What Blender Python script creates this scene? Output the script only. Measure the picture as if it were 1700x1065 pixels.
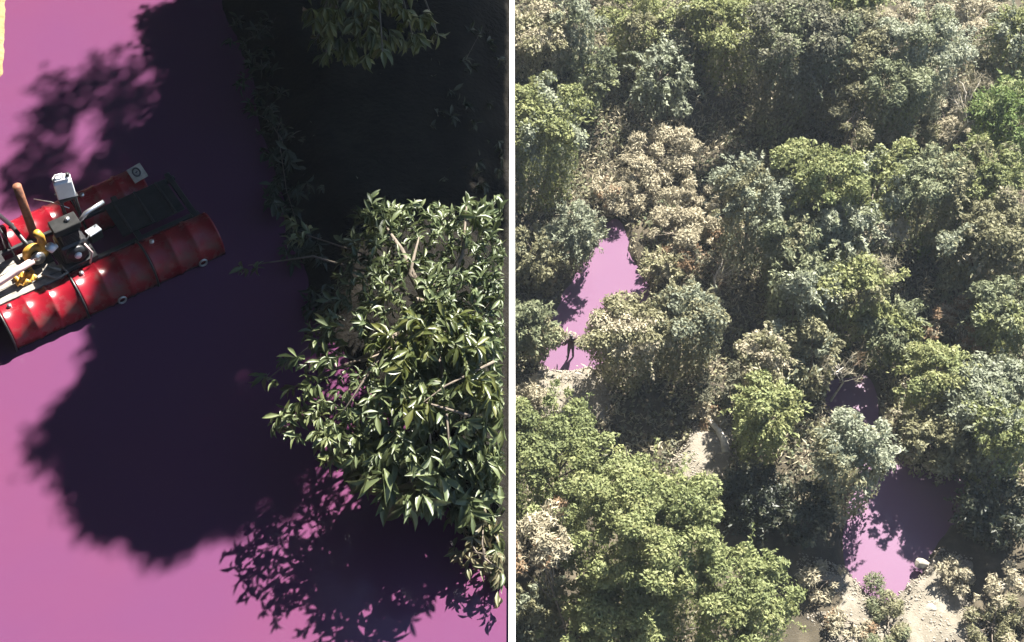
import bpy, math
import numpy as np
from mathutils import Matrix, Vector

for o in list(bpy.data.objects):
    bpy.data.objects.remove(o)
scene = bpy.context.scene
COL = scene.collection

# ------------------------------------------------------------------ camera, light, exposure
PITCH = math.radians(52.0)
F = 2700.0                      # focal length in pixels of a 1700 px wide picture
H = 75.0 * math.sin(PITCH)      # camera height over the valley floor
ZL = H - 20.0 * math.sin(PITCH)  # level of the lake, high above the valley
cam = bpy.data.cameras.new('camera')
cam.sensor_width = 36.0
cam.lens = 36.0 * F / 1700.0
cam.clip_end = 3000.0
cam_o = bpy.data.objects.new('camera', cam)
COL.objects.link(cam_o)
cam_o.location = (0, 0, H)
cam_o.rotation_euler = (math.pi / 2 - PITCH, 0, 0)
scene.camera = cam_o

SX, SZ = 0.29, math.sin(math.radians(48.0))
SY = math.sqrt(1 - SX * SX - SZ * SZ)
S = np.array([SX, SY, SZ])      # direction towards the sun
world = bpy.data.worlds.new('World')
scene.world = world
world.use_nodes = True
wn = world.node_tree
bg = wn.nodes['Background']
sky = wn.nodes.new('ShaderNodeTexSky')
sky.sky_type = 'NISHITA'
sky.sun_disc = False
sky.altitude = 1500.0
sky.dust_density = 0.4
sky.sun_elevation = math.asin(SZ)
sky.sun_rotation = math.atan2(SX, SY)
wn.links.new(sky.outputs[0], bg.inputs[0])
bg.inputs[1].default_value = 0.05
sun = bpy.data.lights.new('sun', 'SUN')
sun.energy = 5.0
sun.angle = math.radians(0.8)
sun.color = (1.0, 0.95, 0.87)
sun_o = bpy.data.objects.new('sun', sun)
COL.objects.link(sun_o)
sun_o.rotation_euler = Vector(-S).to_track_quat('-Z', 'Y').to_euler()
sun_o.location = (20, 60, 120)
vs = scene.view_settings
vs.view_transform = 'Standard'
vs.look = 'None'
vs.exposure = 2.4
vs.gamma = 1.0
vs.use_curve_mapping = False

# ------------------------------------------------------------------ helpers
rng = np.random.default_rng(11)
fw = np.array([0, math.cos(PITCH), -math.sin(PITCH)])
up = np.array([0, math.sin(PITCH), math.cos(PITCH)])
rt = np.array([1.0, 0, 0])
CAM = np.array([0, 0, H])


def px(u, v, z):
    """point of the horizontal plane z seen at pixel (u, v) of the photograph"""
    d = fw + (u - 850) / F * rt - (v - 532.5) / F * up
    return CAM + d * ((z - H) / d[2])


def topx(p):
    q = np.asarray(p) - CAM
    d = q @ fw
    return 850 + F * (q @ rt) / d, 532.5 - F * (q @ up) / d


def scale_at(p):
    return F / ((np.asarray(p) - CAM) @ fw)      # pixels per metre


def norm(a):
    return a / np.maximum(np.linalg.norm(a, axis=-1, keepdims=True), 1e-9)


def mesh_np(name, V, Q):
    V = np.ascontiguousarray(V, dtype=np.float32)
    Q = np.ascontiguousarray(Q, dtype=np.int32)
    me = bpy.data.meshes.new(name)
    k = Q.shape[1]
    me.vertices.add(len(V)); me.vertices.foreach_set('co', V.ravel())
    me.loops.add(Q.size); me.loops.foreach_set('vertex_index', Q.ravel())
    me.polygons.add(len(Q))
    me.polygons.foreach_set('loop_start', np.arange(0, Q.size, k, dtype=np.int32))
    me.update(calc_edges=True)
    return me


def link(name, me, mat=None, parent=None, loc=None):
    o = bpy.data.objects.new(name, me)
    COL.objects.link(o)
    if mat is not None and me is not None and not me.materials:
        me.materials.append(mat)
    if parent is not None:
        o.parent = parent
    if loc is not None:
        o.location = loc
    return o


def tag(o, label=None, cat=None, group=None, kind=None):
    if label: o['label'] = label
    if cat: o['category'] = cat
    if group: o['group'] = group
    if kind: o['kind'] = kind
    return o


class MB:
    """collects boxes, tubes and lathes; builds ONE mesh"""
    def __init__(self):
        self.v, self.f, self.sm = [], [], []

    def add(self, V, Fs, smooth=False):
        b = len(self.v)
        self.v += [tuple(map(float, p)) for p in V]
        for f in Fs:
            self.f.append([i + b for i in f]); self.sm.append(smooth)
        return self

    def box(self, c, s, R=None, taper=0.0):
        x, y, z = [k / 2 for k in s]
        P = np.array([(-x, -y, -z), (x, -y, -z), (x, y, -z), (-x, y, -z), (-x, -y, z), (x, -y, z), (x, y, z), (-x, y, z)])
        b = min(x, y, z) * 0.18
        # bevelled box: every corner becomes three points
        V, Fs = [], []
        for p in P:
            sg = np.sign(p)
            for a in range(3):
                q = p.copy()
                for k in range(3):
                    if k != a: q[k] -= sg[k] * b
                V.append(q)
        V = np.array(V)
        if taper:
            t = 1 - taper * (V[:, 2:3] + z) / (2 * z)
            V[:, :2] *= t
        idx = lambda i, a: i * 3 + a
        for a, quads in ((2, ((0, 3, 2, 1), (4, 5, 6, 7))), (1, ((0, 1, 5, 4), (2, 3, 7, 6))), (0, ((1, 2, 6, 5), (3, 0, 4, 7)))):
            for q in quads:
                Fs.append([idx(i, a) for i in q])
        for (i, j, a, b2) in ((0, 1, 1, 2), (2, 3, 1, 2), (4, 5, 1, 2), (6, 7, 1, 2), (1, 2, 0, 2), (3, 0, 0, 2), (5, 6, 0, 2), (7, 4, 0, 2), (0, 4, 0, 1), (1, 5, 0, 1), (2, 6, 0, 1), (3, 7, 0, 1)):
            Fs.append([idx(i, a), idx(j, a), idx(j, b2), idx(i, b2)])
        for i in range(8):
            Fs.append([idx(i, 0), idx(i, 1), idx(i, 2)])
        if R is not None:
            V = V @ np.asarray(R).T
        return self.add(V + np.asarray(c), Fs)

    def tube(self, pts, rad, n=8, caps=True):
        pts = [np.asarray(p, float) for p in pts]
        if np.isscalar(rad): rad = [rad] * len(pts)
        V, Fs = [], []
        a0 = None
        for i, p in enumerate(pts):
            t = norm(pts[min(i + 1, len(pts) - 1)] - pts[max(i - 1, 0)])
            if a0 is None:
                a0 = np.array([0, 0, 1.0]) if abs(t[2]) < 0.9 else np.array([1.0, 0, 0])
            a = norm(a0 - t * (a0 @ t)); b = np.cross(t, a); a0 = a
            for k in range(n):
                w = 2 * math.pi * k / n
                V.append(p + rad[i] * (math.cos(w) * a + math.sin(w) * b))
        for i in range(len(pts) - 1):
            for k in range(n):
                k2 = (k + 1) % n
                Fs.append([i * n + k, i * n + k2, (i + 1) * n + k2, (i + 1) * n + k])
        if caps:
            Fs.append(list(range(n))[::-1]); Fs.append([(len(pts) - 1) * n + k for k in range(n)])
        return self.add(V, Fs, True)

    def build(self, name, mat, parent=None, loc=None):
        me = bpy.data.meshes.new(name)
        me.from_pydata(self.v, [], self.f)
        me.polygons.foreach_set('use_smooth', np.array(self.sm, dtype=bool))
        me.update()
        return link(name, me, mat, parent, loc)


# ------------------------------------------------------------------ materials
def new_mat(name):
    m = bpy.data.materials.new(name)
    m.use_nodes = True
    return m, m.node_tree, m.node_tree.nodes['Principled BSDF']


def ramp_node(nt, stops):
    r = nt.nodes.new('ShaderNodeValToRGB')
    e = r.color_ramp.elements
    while len(e) < len(stops): e.new(0.5)
    for el, (p, c) in zip(e, stops):
        el.position = p; el.color = (*c, 1)
    return r


def noise_node(nt, scale, detail=4, rough=0.55, coord='Object'):
    tc = nt.nodes.new('ShaderNodeTexCoord')
    n = nt.nodes.new('ShaderNodeTexNoise')
    n.inputs['Scale'].default_value = scale
    n.inputs['Detail'].default_value = detail
    n.inputs['Roughness'].default_value = rough
    nt.links.new(tc.outputs[coord], n.inputs['Vector'])
    return n


def plain(name, col, rough=0.5, metal=0.0, var=0.25, scale=9.0, spec=0.5, bump=0.0):
    m, nt, b = new_mat(name)
    n = noise_node(nt, scale, 5)
    c = np.array(col)
    r = ramp_node(nt, [(0.3, tuple(c * (1 - var))), (0.7, tuple(np.minimum(c * (1 + var), 1)))])
    nt.links.new(n.outputs[0], r.inputs[0]); nt.links.new(r.outputs[0], b.inputs['Base Color'])
    b.inputs['Roughness'].default_value = rough
    b.inputs['Metallic'].default_value = metal
    b.inputs['Specular IOR Level'].default_value = spec
    if bump:
        bp = nt.nodes.new('ShaderNodeBump'); bp.inputs['Strength'].default_value = bump
        bp.inputs['Distance'].default_value = 0.02
        nt.links.new(n.outputs[0], bp.inputs['Height']); nt.links.new(bp.outputs[0], b.inputs['Normal'])
    return m


def leaf_mat(name, cols, rough=0.5, trans=0.35, spec=0.4):
    """colour differs from leaf to leaf and from bough to bough"""
    m, nt, b = new_mat(name)
    geo = nt.nodes.new('ShaderNodeNewGeometry')
    oi = nt.nodes.new('ShaderNodeObjectInfo')
    n = noise_node(nt, 0.9, 3, 0.6, 'Object')
    add = nt.nodes.new('ShaderNodeMath'); add.operation = 'MULTIPLY_ADD'
    nt.links.new(geo.outputs['Random Per Island'], add.inputs[0]); add.inputs[1].default_value = 0.5
    mul = nt.nodes.new('ShaderNodeMath'); mul.operation = 'MULTIPLY_ADD'
    nt.links.new(n.outputs[0], mul.inputs[0]); mul.inputs[1].default_value = 0.95; mul.inputs[2].default_value = -0.32
    nt.links.new(mul.outputs[0], add.inputs[2])
    ad2 = nt.nodes.new('ShaderNodeMath'); ad2.operation = 'MULTIPLY_ADD'
    nt.links.new(oi.outputs['Random'], ad2.inputs[0]); ad2.inputs[1].default_value = 0.3
    nt.links.new(add.outputs[0], ad2.inputs[2])
    r = ramp_node(nt, [(i / (len(cols) - 1), c) for i, c in enumerate(cols)])
    nt.links.new(ad2.outputs[0], r.inputs[0])
    nt.links.new(r.outputs[0], b.inputs['Base Color'])
    b.inputs['Roughness'].default_value = rough
    b.inputs['Specular IOR Level'].default_value = spec
    tr = nt.nodes.new('ShaderNodeBsdfTranslucent')
    nt.links.new(r.outputs[0], tr.inputs['Color'])
    mx = nt.nodes.new('ShaderNodeMixShader'); mx.inputs[0].default_value = trans
    out = nt.nodes['Material Output']
    nt.links.new(b.outputs[0], mx.inputs[1]); nt.links.new(tr.outputs[0], mx.inputs[2])
    nt.links.new(mx.outputs[0], out.inputs['Surface'])
    return m


def water_mat(name, c1, c2, rough, bump, spec=0.25):
    m, nt, b = new_mat(name)
    n = noise_node(nt, 0.35, 4)
    r = ramp_node(nt, [(0.3, c1), (0.7, c2)])
    nt.links.new(n.outputs[0], r.inputs[0]); nt.links.new(r.outputs[0], b.inputs['Base Color'])
    b.inputs['Roughness'].default_value = rough
    b.inputs['Specular IOR Level'].default_value = spec
    n2 = noise_node(nt, 5.0, 3)
    bp = nt.nodes.new('ShaderNodeBump'); bp.inputs['Strength'].default_value = bump; bp.inputs['Distance'].default_value = 0.02
    nt.links.new(n2.outputs[0], bp.inputs['Height']); nt.links.new(bp.outputs[0], b.inputs['Normal'])
    return m


def soil_mat(name, cols, scale):
    m, nt, b = new_mat(name)
    n = noise_node(nt, scale, 9, 0.65)
    r = ramp_node(nt, [(0.28 + 0.44 * i / (len(cols) - 1), c) for i, c in enumerate(cols)])
    nt.links.new(n.outputs[0], r.inputs[0]); nt.links.new(r.outputs[0], b.inputs['Base Color'])
    b.inputs['Roughness'].default_value = 0.95
    b.inputs['Specular IOR Level'].default_value = 0.1
    n2 = noise_node(nt, 14, 6)
    bp = nt.nodes.new('ShaderNodeBump'); bp.inputs['Strength'].default_value = 0.6; bp.inputs['Distance'].default_value = 0.06
    nt.links.new(n2.outputs[0], bp.inputs['Height']); nt.links.new(bp.outputs[0], b.inputs['Normal'])
    return m


M = dict(
    lake=water_mat('pink_lake_water', (0.094, 0.029, 0.066), (0.084, 0.0285, 0.073), 0.14, 0.1),
    stream=water_mat('pink_stream_water', (0.135, 0.074, 0.117), (0.127, 0.068, 0.114), 0.12, 0.02, 0.12),
    soil=soil_mat('dry_soil', [(0.03, 0.026, 0.019), (0.06, 0.051, 0.036), (0.11, 0.092, 0.065)], 0.8),
    sand=soil_mat('pale_sand', [(0.10, 0.088, 0.067), (0.16, 0.142, 0.112), (0.22, 0.20, 0.165)], 1.6),
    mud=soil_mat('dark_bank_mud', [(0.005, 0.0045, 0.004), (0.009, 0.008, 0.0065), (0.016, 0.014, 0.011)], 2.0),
    yellow_bank=soil_mat('straw_bank', [(0.14, 0.105, 0.05), (0.2, 0.155, 0.08), (0.26, 0.21, 0.12)], 3.0),
    divider=plain('white_divider_paint', (0.80, 0.79, 0.77), 0.8, var=0.04, scale=0.6),
    concrete=plain('grey_concrete', (0.11, 0.105, 0.095), 0.9, var=0.2, scale=0.4, bump=0.3),
    bark=plain('grey_brown_bark', (0.13, 0.105, 0.08), 0.9, var=0.4, scale=6, bump=0.6),
    pale_bark=plain('bleached_bark', (0.36, 0.33, 0.28), 0.9, var=0.3, scale=6, bump=0.5),
    red=plain('red_drum_paint', (0.19, 0.006, 0.014), 0.28, var=0.25, scale=5, spec=0.3),
    dark_metal=plain('dark_metal', (0.018, 0.018, 0.02), 0.4, var=0.4, scale=20),
    steel=plain('bare_steel', (0.55, 0.55, 0.56), 0.28, 0.9, var=0.2, scale=18),
    deck=plain('weathered_deck', (0.20, 0.185, 0.16), 0.85, var=0.35, scale=12, bump=0.4),
    deck_dark=plain('dark_deck_sheet', (0.02, 0.02, 0.02), 0.9, var=0.4, scale=8, spec=0.15),
    white_plastic=plain('white_plastic', (0.72, 0.73, 0.74), 0.4, var=0.08, scale=6),
    yellow=plain('ochre_paint', (0.42, 0.23, 0.035), 0.45, var=0.35, scale=14),
    rust=plain('rusty_brown_pipe', (0.16, 0.06, 0.03), 0.7, var=0.4, scale=16, bump=0.3),
    hose=plain('pale_pink_hose', (0.55, 0.40, 0.38), 0.5, var=0.2, scale=8),
    ink=plain('black_ink', (0.015, 0.015, 0.02), 0.6, var=0.2),
    cloth=plain('dark_maroon_cloth', (0.035, 0.012, 0.02), 0.9, var=0.3),
    trousers=plain('black_trousers', (0.014, 0.012, 0.016), 0.9, var=0.3),
    skin=plain('brown_skin', (0.16, 0.085, 0.055), 0.55, var=0.1),
    stone=plain('pale_stone', (0.22, 0.195, 0.155), 0.9, var=0.25, scale=5, bump=0.5),
)


def worn_paint(m):
    """scratches, dust and a grime line on the painted drums"""
    nt = m.node_tree; b = nt.nodes['Principled BSDF']
    src = b.inputs['Base Color'].links[0].from_socket
    n = noise_node(nt, 3.2, 10, 0.7)
    r = ramp_node(nt, [(0.52, (0, 0, 0)), (0.68, (1, 1, 1))])
    nt.links.new(n.outputs[0], r.inputs[0])
    mx = nt.nodes.new('ShaderNodeMix'); mx.data_type = 'RGBA'
    nt.links.new(r.outputs[0], mx.inputs['Factor']); nt.links.new(src, mx.inputs['A'])
    mx.inputs['B'].default_value = (0.13, 0.05, 0.045, 1)
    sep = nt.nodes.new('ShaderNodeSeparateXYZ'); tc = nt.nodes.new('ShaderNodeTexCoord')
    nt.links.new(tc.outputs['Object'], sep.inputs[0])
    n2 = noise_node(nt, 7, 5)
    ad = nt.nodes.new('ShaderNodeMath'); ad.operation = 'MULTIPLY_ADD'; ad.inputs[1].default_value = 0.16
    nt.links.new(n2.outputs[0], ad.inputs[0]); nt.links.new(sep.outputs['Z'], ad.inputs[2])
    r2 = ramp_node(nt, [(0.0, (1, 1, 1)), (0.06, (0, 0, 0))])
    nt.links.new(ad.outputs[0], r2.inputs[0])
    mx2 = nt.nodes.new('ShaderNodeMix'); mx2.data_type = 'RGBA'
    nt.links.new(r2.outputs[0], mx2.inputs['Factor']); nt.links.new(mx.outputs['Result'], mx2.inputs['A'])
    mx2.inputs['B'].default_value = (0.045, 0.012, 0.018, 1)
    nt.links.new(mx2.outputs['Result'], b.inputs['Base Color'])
    ro = nt.nodes.new('ShaderNodeMapRange'); ro.inputs['To Min'].default_value = 0.25; ro.inputs['To Max'].default_value = 0.6
    nt.links.new(r.outputs[0], ro.inputs['Value']); nt.links.new(ro.outputs[0], b.inputs['Roughness'])


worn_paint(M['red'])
L = dict(
    lime=leaf_mat('lime_foliage', [(0.083, 0.104, 0.042), (0.188, 0.206, 0.083), (0.299, 0.299, 0.139)], rough=.6, spec=.2),
    fresh=leaf_mat('fresh_canopy_foliage', [(0.085, 0.105, 0.045), (0.17, 0.195, 0.08), (0.26, 0.275, 0.125)], rough=.6, spec=.2),
    green=leaf_mat('green_foliage', [(0.072, 0.090, 0.050), (0.153, 0.170, 0.095), (0.251, 0.261, 0.156)], rough=.6, spec=.2),
    sage=leaf_mat('sage_foliage', [(0.097, 0.112, 0.076), (0.202, 0.220, 0.150), (0.327, 0.341, 0.251)], rough=.6, spec=.25),
    olive=leaf_mat('olive_foliage', [(0.090, 0.090, 0.050), (0.188, 0.181, 0.101), (0.285, 0.271, 0.160)], rough=.6, spec=.2),
    brown=leaf_mat('brown_foliage', [(0.05, 0.05, 0.034), (0.10, 0.10, 0.066), (0.165, 0.16, 0.108)], trans=0.2, rough=.7, spec=.15),
    straw=leaf_mat('straw_foliage', [(0.19, 0.168, 0.115), (0.30, 0.268, 0.185), (0.40, 0.36, 0.26)], trans=0.25, rough=.7, spec=.15),
    orange=leaf_mat('orange_foliage', [(0.10, 0.068, 0.04), (0.18, 0.12, 0.07), (0.26, 0.18, 0.11)], trans=0.25, rough=.7, spec=.15),
    bright=leaf_mat('bright_green_foliage', [(0.055, 0.085, 0.025), (0.105, 0.15, 0.042), (0.17, 0.205, 0.07)], rough=.6, spec=.2),
    dark=leaf_mat('shade_dark_foliage', [(0.015, 0.02, 0.012), (0.028, 0.035, 0.018), (0.045, 0.05, 0.025)], trans=0.2),  # shade put into the colour: leaves darkened for the shaded shrubs
    near=leaf_mat('glossy_near_leaves', [(0.036, 0.052, 0.024), (0.065, 0.086, 0.038), (0.098, 0.12, 0.052), (0.138, 0.153, 0.058)], rough=0.42, trans=0.22, spec=0.4),
    near_yellow=leaf_mat('yellowing_near_leaves', [(0.04, 0.056, 0.02), (0.075, 0.09, 0.027), (0.13, 0.13, 0.032)], rough=0.36, trans=0.3, spec=0.5),
    near_dry=leaf_mat('dry_near_leaves', [(0.08, 0.065, 0.04), (0.13, 0.11, 0.06), (0.13, 0.14, 0.065)], rough=0.5, trans=0.2),
)


# ------------------------------------------------------------------ distance fields
def sdf(X, Y, poly):
    """signed distance to a polygon, negative inside"""
    P = np.asarray(poly)[:, :2]
    d = np.full(X.shape, 1e9); ins = np.zeros(X.shape, bool)
    n = len(P)
    for i in range(n):
        a, b = P[i], P[(i + 1) % n]
        e = b - a
        wx, wy = X - a[0], Y - a[1]
        t = np.clip((wx * e[0] + wy * e[1]) / (e @ e + 1e-12), 0, 1)
        d = np.minimum(d, np.hypot(wx - t * e[0], wy - t * e[1]))
        c = (a[1] > Y) != (b[1] > Y)
        with np.errstate(divide='ignore', invalid='ignore'):
            xi = (b[0] - a[0]) * (Y - a[1]) / (b[1] - a[1]) + a[0]
        ins ^= c & (X < xi)
    return np.where(ins, -d, d)


def wob(X, Y, k, seed=0):
    r = np.random.default_rng(seed)
    out = np.zeros(X.shape)
    for i in range(6):
        a = r.uniform(0, 2 * math.pi); q = k * (0.6 + 0.5 * i); ph = r.uniform(0, 6.28)
        out += np.sin((X * math.cos(a) + Y * math.sin(a)) * q + ph) / (1 + 0.6 * i)
    return out / 2.4


def grid_mesh(name, xs, ys, zfun):
    X, Y = np.meshgrid(xs, ys)
    Z = zfun(X, Y)
    V = np.stack([X, Y, Z], -1).reshape(-1, 3)
    nx, ny = len(xs), len(ys)
    i = (np.arange(ny - 1)[:, None] * nx + np.arange(nx - 1)[None, :]).ravel()
    me = mesh_np(name, V, np.stack([i, i + 1, i + 1 + nx, i + nx], -1))
    me.polygons.foreach_set('use_smooth', np.ones(len(me.polygons), bool))
    return me


# ------------------------------------------------------------------ the valley (right)
poolA = [px(u, v, -0.35) for u, v in [(1022, 372), (1032, 395), (1042, 430), (1052, 455), (1064, 480), (1064, 515), (1030, 535), (990, 545), (960, 548), (936, 540), (930, 525), (945, 490), (965, 450), (985, 425), (1004, 395)]]
poolB = [px(u, v, -0.35) for u, v in [(1385, 640), (1430, 630), (1450, 660), (1450, 700), (1470, 760), (1540, 790), (1600, 800), (1590, 850), (1550, 890), (1530, 925), (1510, 958), (1478, 985), (1452, 988), (1425, 955), (1408, 930), (1405, 880), (1420, 830), (1440, 800), (1430, 740), (1395, 700), (1380, 670)]]
poolC = [px(u, v, -0.35) for u, v in [(900, 585), (930, 578), (985, 578), (1000, 595), (985, 606), (950, 610), (910, 606)]]


def valley_z(X, Y):
    d = np.minimum(np.minimum(sdf(X, Y, poolA), sdf(X, Y, poolC)), sdf(X, Y, poolB)) + 0.16 * wob(X, Y, 2.4, 5) + 0.08 * wob(X, Y, 6.5, 7)
    z = 0.22 * wob(X, Y, 0.5, 1) + 0.10 * wob(X, Y, 1.9, 2)
    c_ = px(962, 562, -.2)          # the low spit where the person stands
    z = z - 0.34 * np.exp(-((X - c_[0]) ** 2 + (Y - c_[1]) ** 2) / 1.1)
    t = np.clip((d + 0.12) / 0.7, 0, 1)
    return -0.8 + (z + 0.85) * (t * t * (3 - 2 * t))


xs = np.concatenate([[-125, -60, -20], np.arange(-1, 34, 0.3), [40, 60, 90, 125]])
ys = np.concatenate([[-65, -30, 10, 25], np.arange(34, 84, 0.3), [90, 100, 115, 130]])
ground = tag(link('ground', grid_mesh('ground', xs, ys, valley_z), M['soil']), kind='structure')
for i, pl in enumerate((poolA, poolB, poolC)):
    pl = np.array(pl); c = pl.mean(0)
    pl2 = c + (pl - c) * 1.35 + 0
    a, b = pl[:, :2].min(0) - (.8 if i < 2 else .3), pl[:, :2].max(0) + (.8 if i < 2 else .3)
    me = grid_mesh('stream_water', np.linspace(a[0], b[0], 8), np.linspace(a[1], b[1], 8), lambda X, Y, z_=-0.35 - 0.004 * i: 0 * X + z_)
    tag(link('stream_water', me, M['stream']), kind='structure')


SANDS = []


def keep(p):
    SANDS.append(p)
    return p


def sand_patch(poly, name, mat, h=0.05):
    P = np.array([px(u, v, 0.1) for u, v in poly])
    a, b = P[:, :2].min(0) - 0.6, P[:, :2].max(0) + 0.6
    xs, ys = np.arange(a[0], b[0], 0.16), np.arange(a[1], b[1], 0.16)

    def zf(X, Y):
        d = sdf(X, Y, P) + 0.3 * wob(X, Y, 2.6, 9)
        return valley_z(X, Y) + np.clip(-d * 0.5, -0.3, 0.14) + 0.03 * wob(X, Y, 5, 3)
    return tag(link(name, grid_mesh(name, xs, ys, zf), mat), kind='structure')


sand_patch(keep([(950, 550), (992, 552), (990, 574), (935, 574)]), 'sand_bank', M['sand'])
sand_patch(keep([(905, 612), (990, 608), (1020, 640), (1000, 690), (880, 690), (865, 650)]), 'sand_bank', M['sand'])
sand_patch(keep([(1160, 690), (1215, 690), (1210, 850), (1170, 850), (1120, 770)]), 'sand_bank', M['sand'])
sand_patch(keep([(1510, 965), (1560, 920), (1605, 935), (1600, 1010), (1640, 1075), (1500, 1075), (1490, 1000)]), 'sand_bank', M['sand'])
sand_patch(keep([(1330, 930), (1400, 950), (1450, 1000), (1480, 1075), (1390, 1075), (1340, 1010)]), 'sand_bank', M['sand'])


# ------------------------------------------------------------------ the terrace with the lake (left)
bank_px = [(858, 985), (800, 905), (700, 770), (600, 640), (520, 480), (455, 300), (410, 120), (370, -40), (150, -90), (20, -100), (-160, -90), (-700, -60), (-700, -900), (858, -900)]
bank = [px(u, v, ZL) for u, v in bank_px]
YMAX = px(0, -900, ZL)[1]


def terrace_z(X, Y):
    d = sdf(X, Y, bank) + 0.16 * wob(X, Y, 2.2, 21) + 0.05 * wob(X, Y, 7, 23)
    d = np.where(Y > YMAX - 1, -3, d)
    z = np.clip(-d * 0.5, -1.2, 0.35) + np.clip(-d, 0, 1) * 0.08 * wob(X, Y, 2.4, 22)
    return ZL + z


xs = np.concatenate([[-120, -60, -30, -15], np.arange(-9, -0.05, 0.14), [-0.037]])
ys = np.concatenate([[-60, -20, 0, 5], np.arange(6, 24, 0.14), [26, 30, 40, 60, 120]])
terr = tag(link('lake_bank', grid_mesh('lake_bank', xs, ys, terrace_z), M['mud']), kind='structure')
me = grid_mesh('lake_water', [-120, -40, -12, -6, -3, -0.037], [-60, 0, 8, 12, 16, 22, 40, 120], lambda X, Y: 0 * X + ZL)
tag(link('lake_water', me, M['lake']), kind='structure')
m = MB().box((-61, 30, ZL / 2 - 1.3), (118, 180, ZL - 2.0))
tag(m.build('terrain', M['concrete']), kind='structure')
# pale straw strip on the far left shore
P = np.array([px(u, v, ZL + 0.05) for u, v in [(-40, -60), (18, -60), (9, 60), (4, 120), (-40, 160), (-120, 150)]])
a, b = P[:, :2].min(0), P[:, :2].max(0)
me = grid_mesh('straw_bank', np.arange(a[0], b[0], 0.05), np.arange(a[1], b[1], 0.05),
               lambda X, Y: ZL - 0.02 + np.clip(-(sdf(X, Y, P) + 0.03 * wob(X, Y, 9, 4)) * 0.6, -0.1, 0.4) + 0.015 * wob(X, Y, 17, 6))
tag(link('straw_bank', me, M['yellow_bank']), kind='structure')
# the white wall is made up: it stands in for a white border strip
w = link('added_divider', None)
w.location = (0, 30, 0)
tag(w, 'added border strip, a long narrow white wall between the pink lake and the wooded valley', 'divider')
MB().box((-1.0, 0, ZL / 2 - 0.6), (2.07, 180, ZL - 1.2)).build('divider_body', M['concrete'], w)
MB().box((0, 0, ZL - 0.58), (0.072, 180, 1.3)).build('divider_edge', M['divider'], w)


# ------------------------------------------------------------------ foliage
def kites(P, D, N, Ln, Wd, fold=0.12):
    """leaf-shaped quads: P centre, D direction, N normal"""
    D = norm(D); Sd = norm(np.cross(D, N)); Nn = np.cross(Sd, D)
    Ln, Wd = np.asarray(Ln)[:, None], np.asarray(Wd)[:, None]
    V = np.stack([P - D * Ln * .5, P + Sd * Wd * .5 + Nn * fold * Wd, P + D * Ln * .5, P - Sd * Wd * .5 + Nn * fold * Wd], 1).reshape(-1, 3)
    return V, np.arange(len(V)).reshape(-1, 4)


def rdir(n, r=None):
    r = r or rng
    return norm(r.normal(size=(n, 3)))


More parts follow.
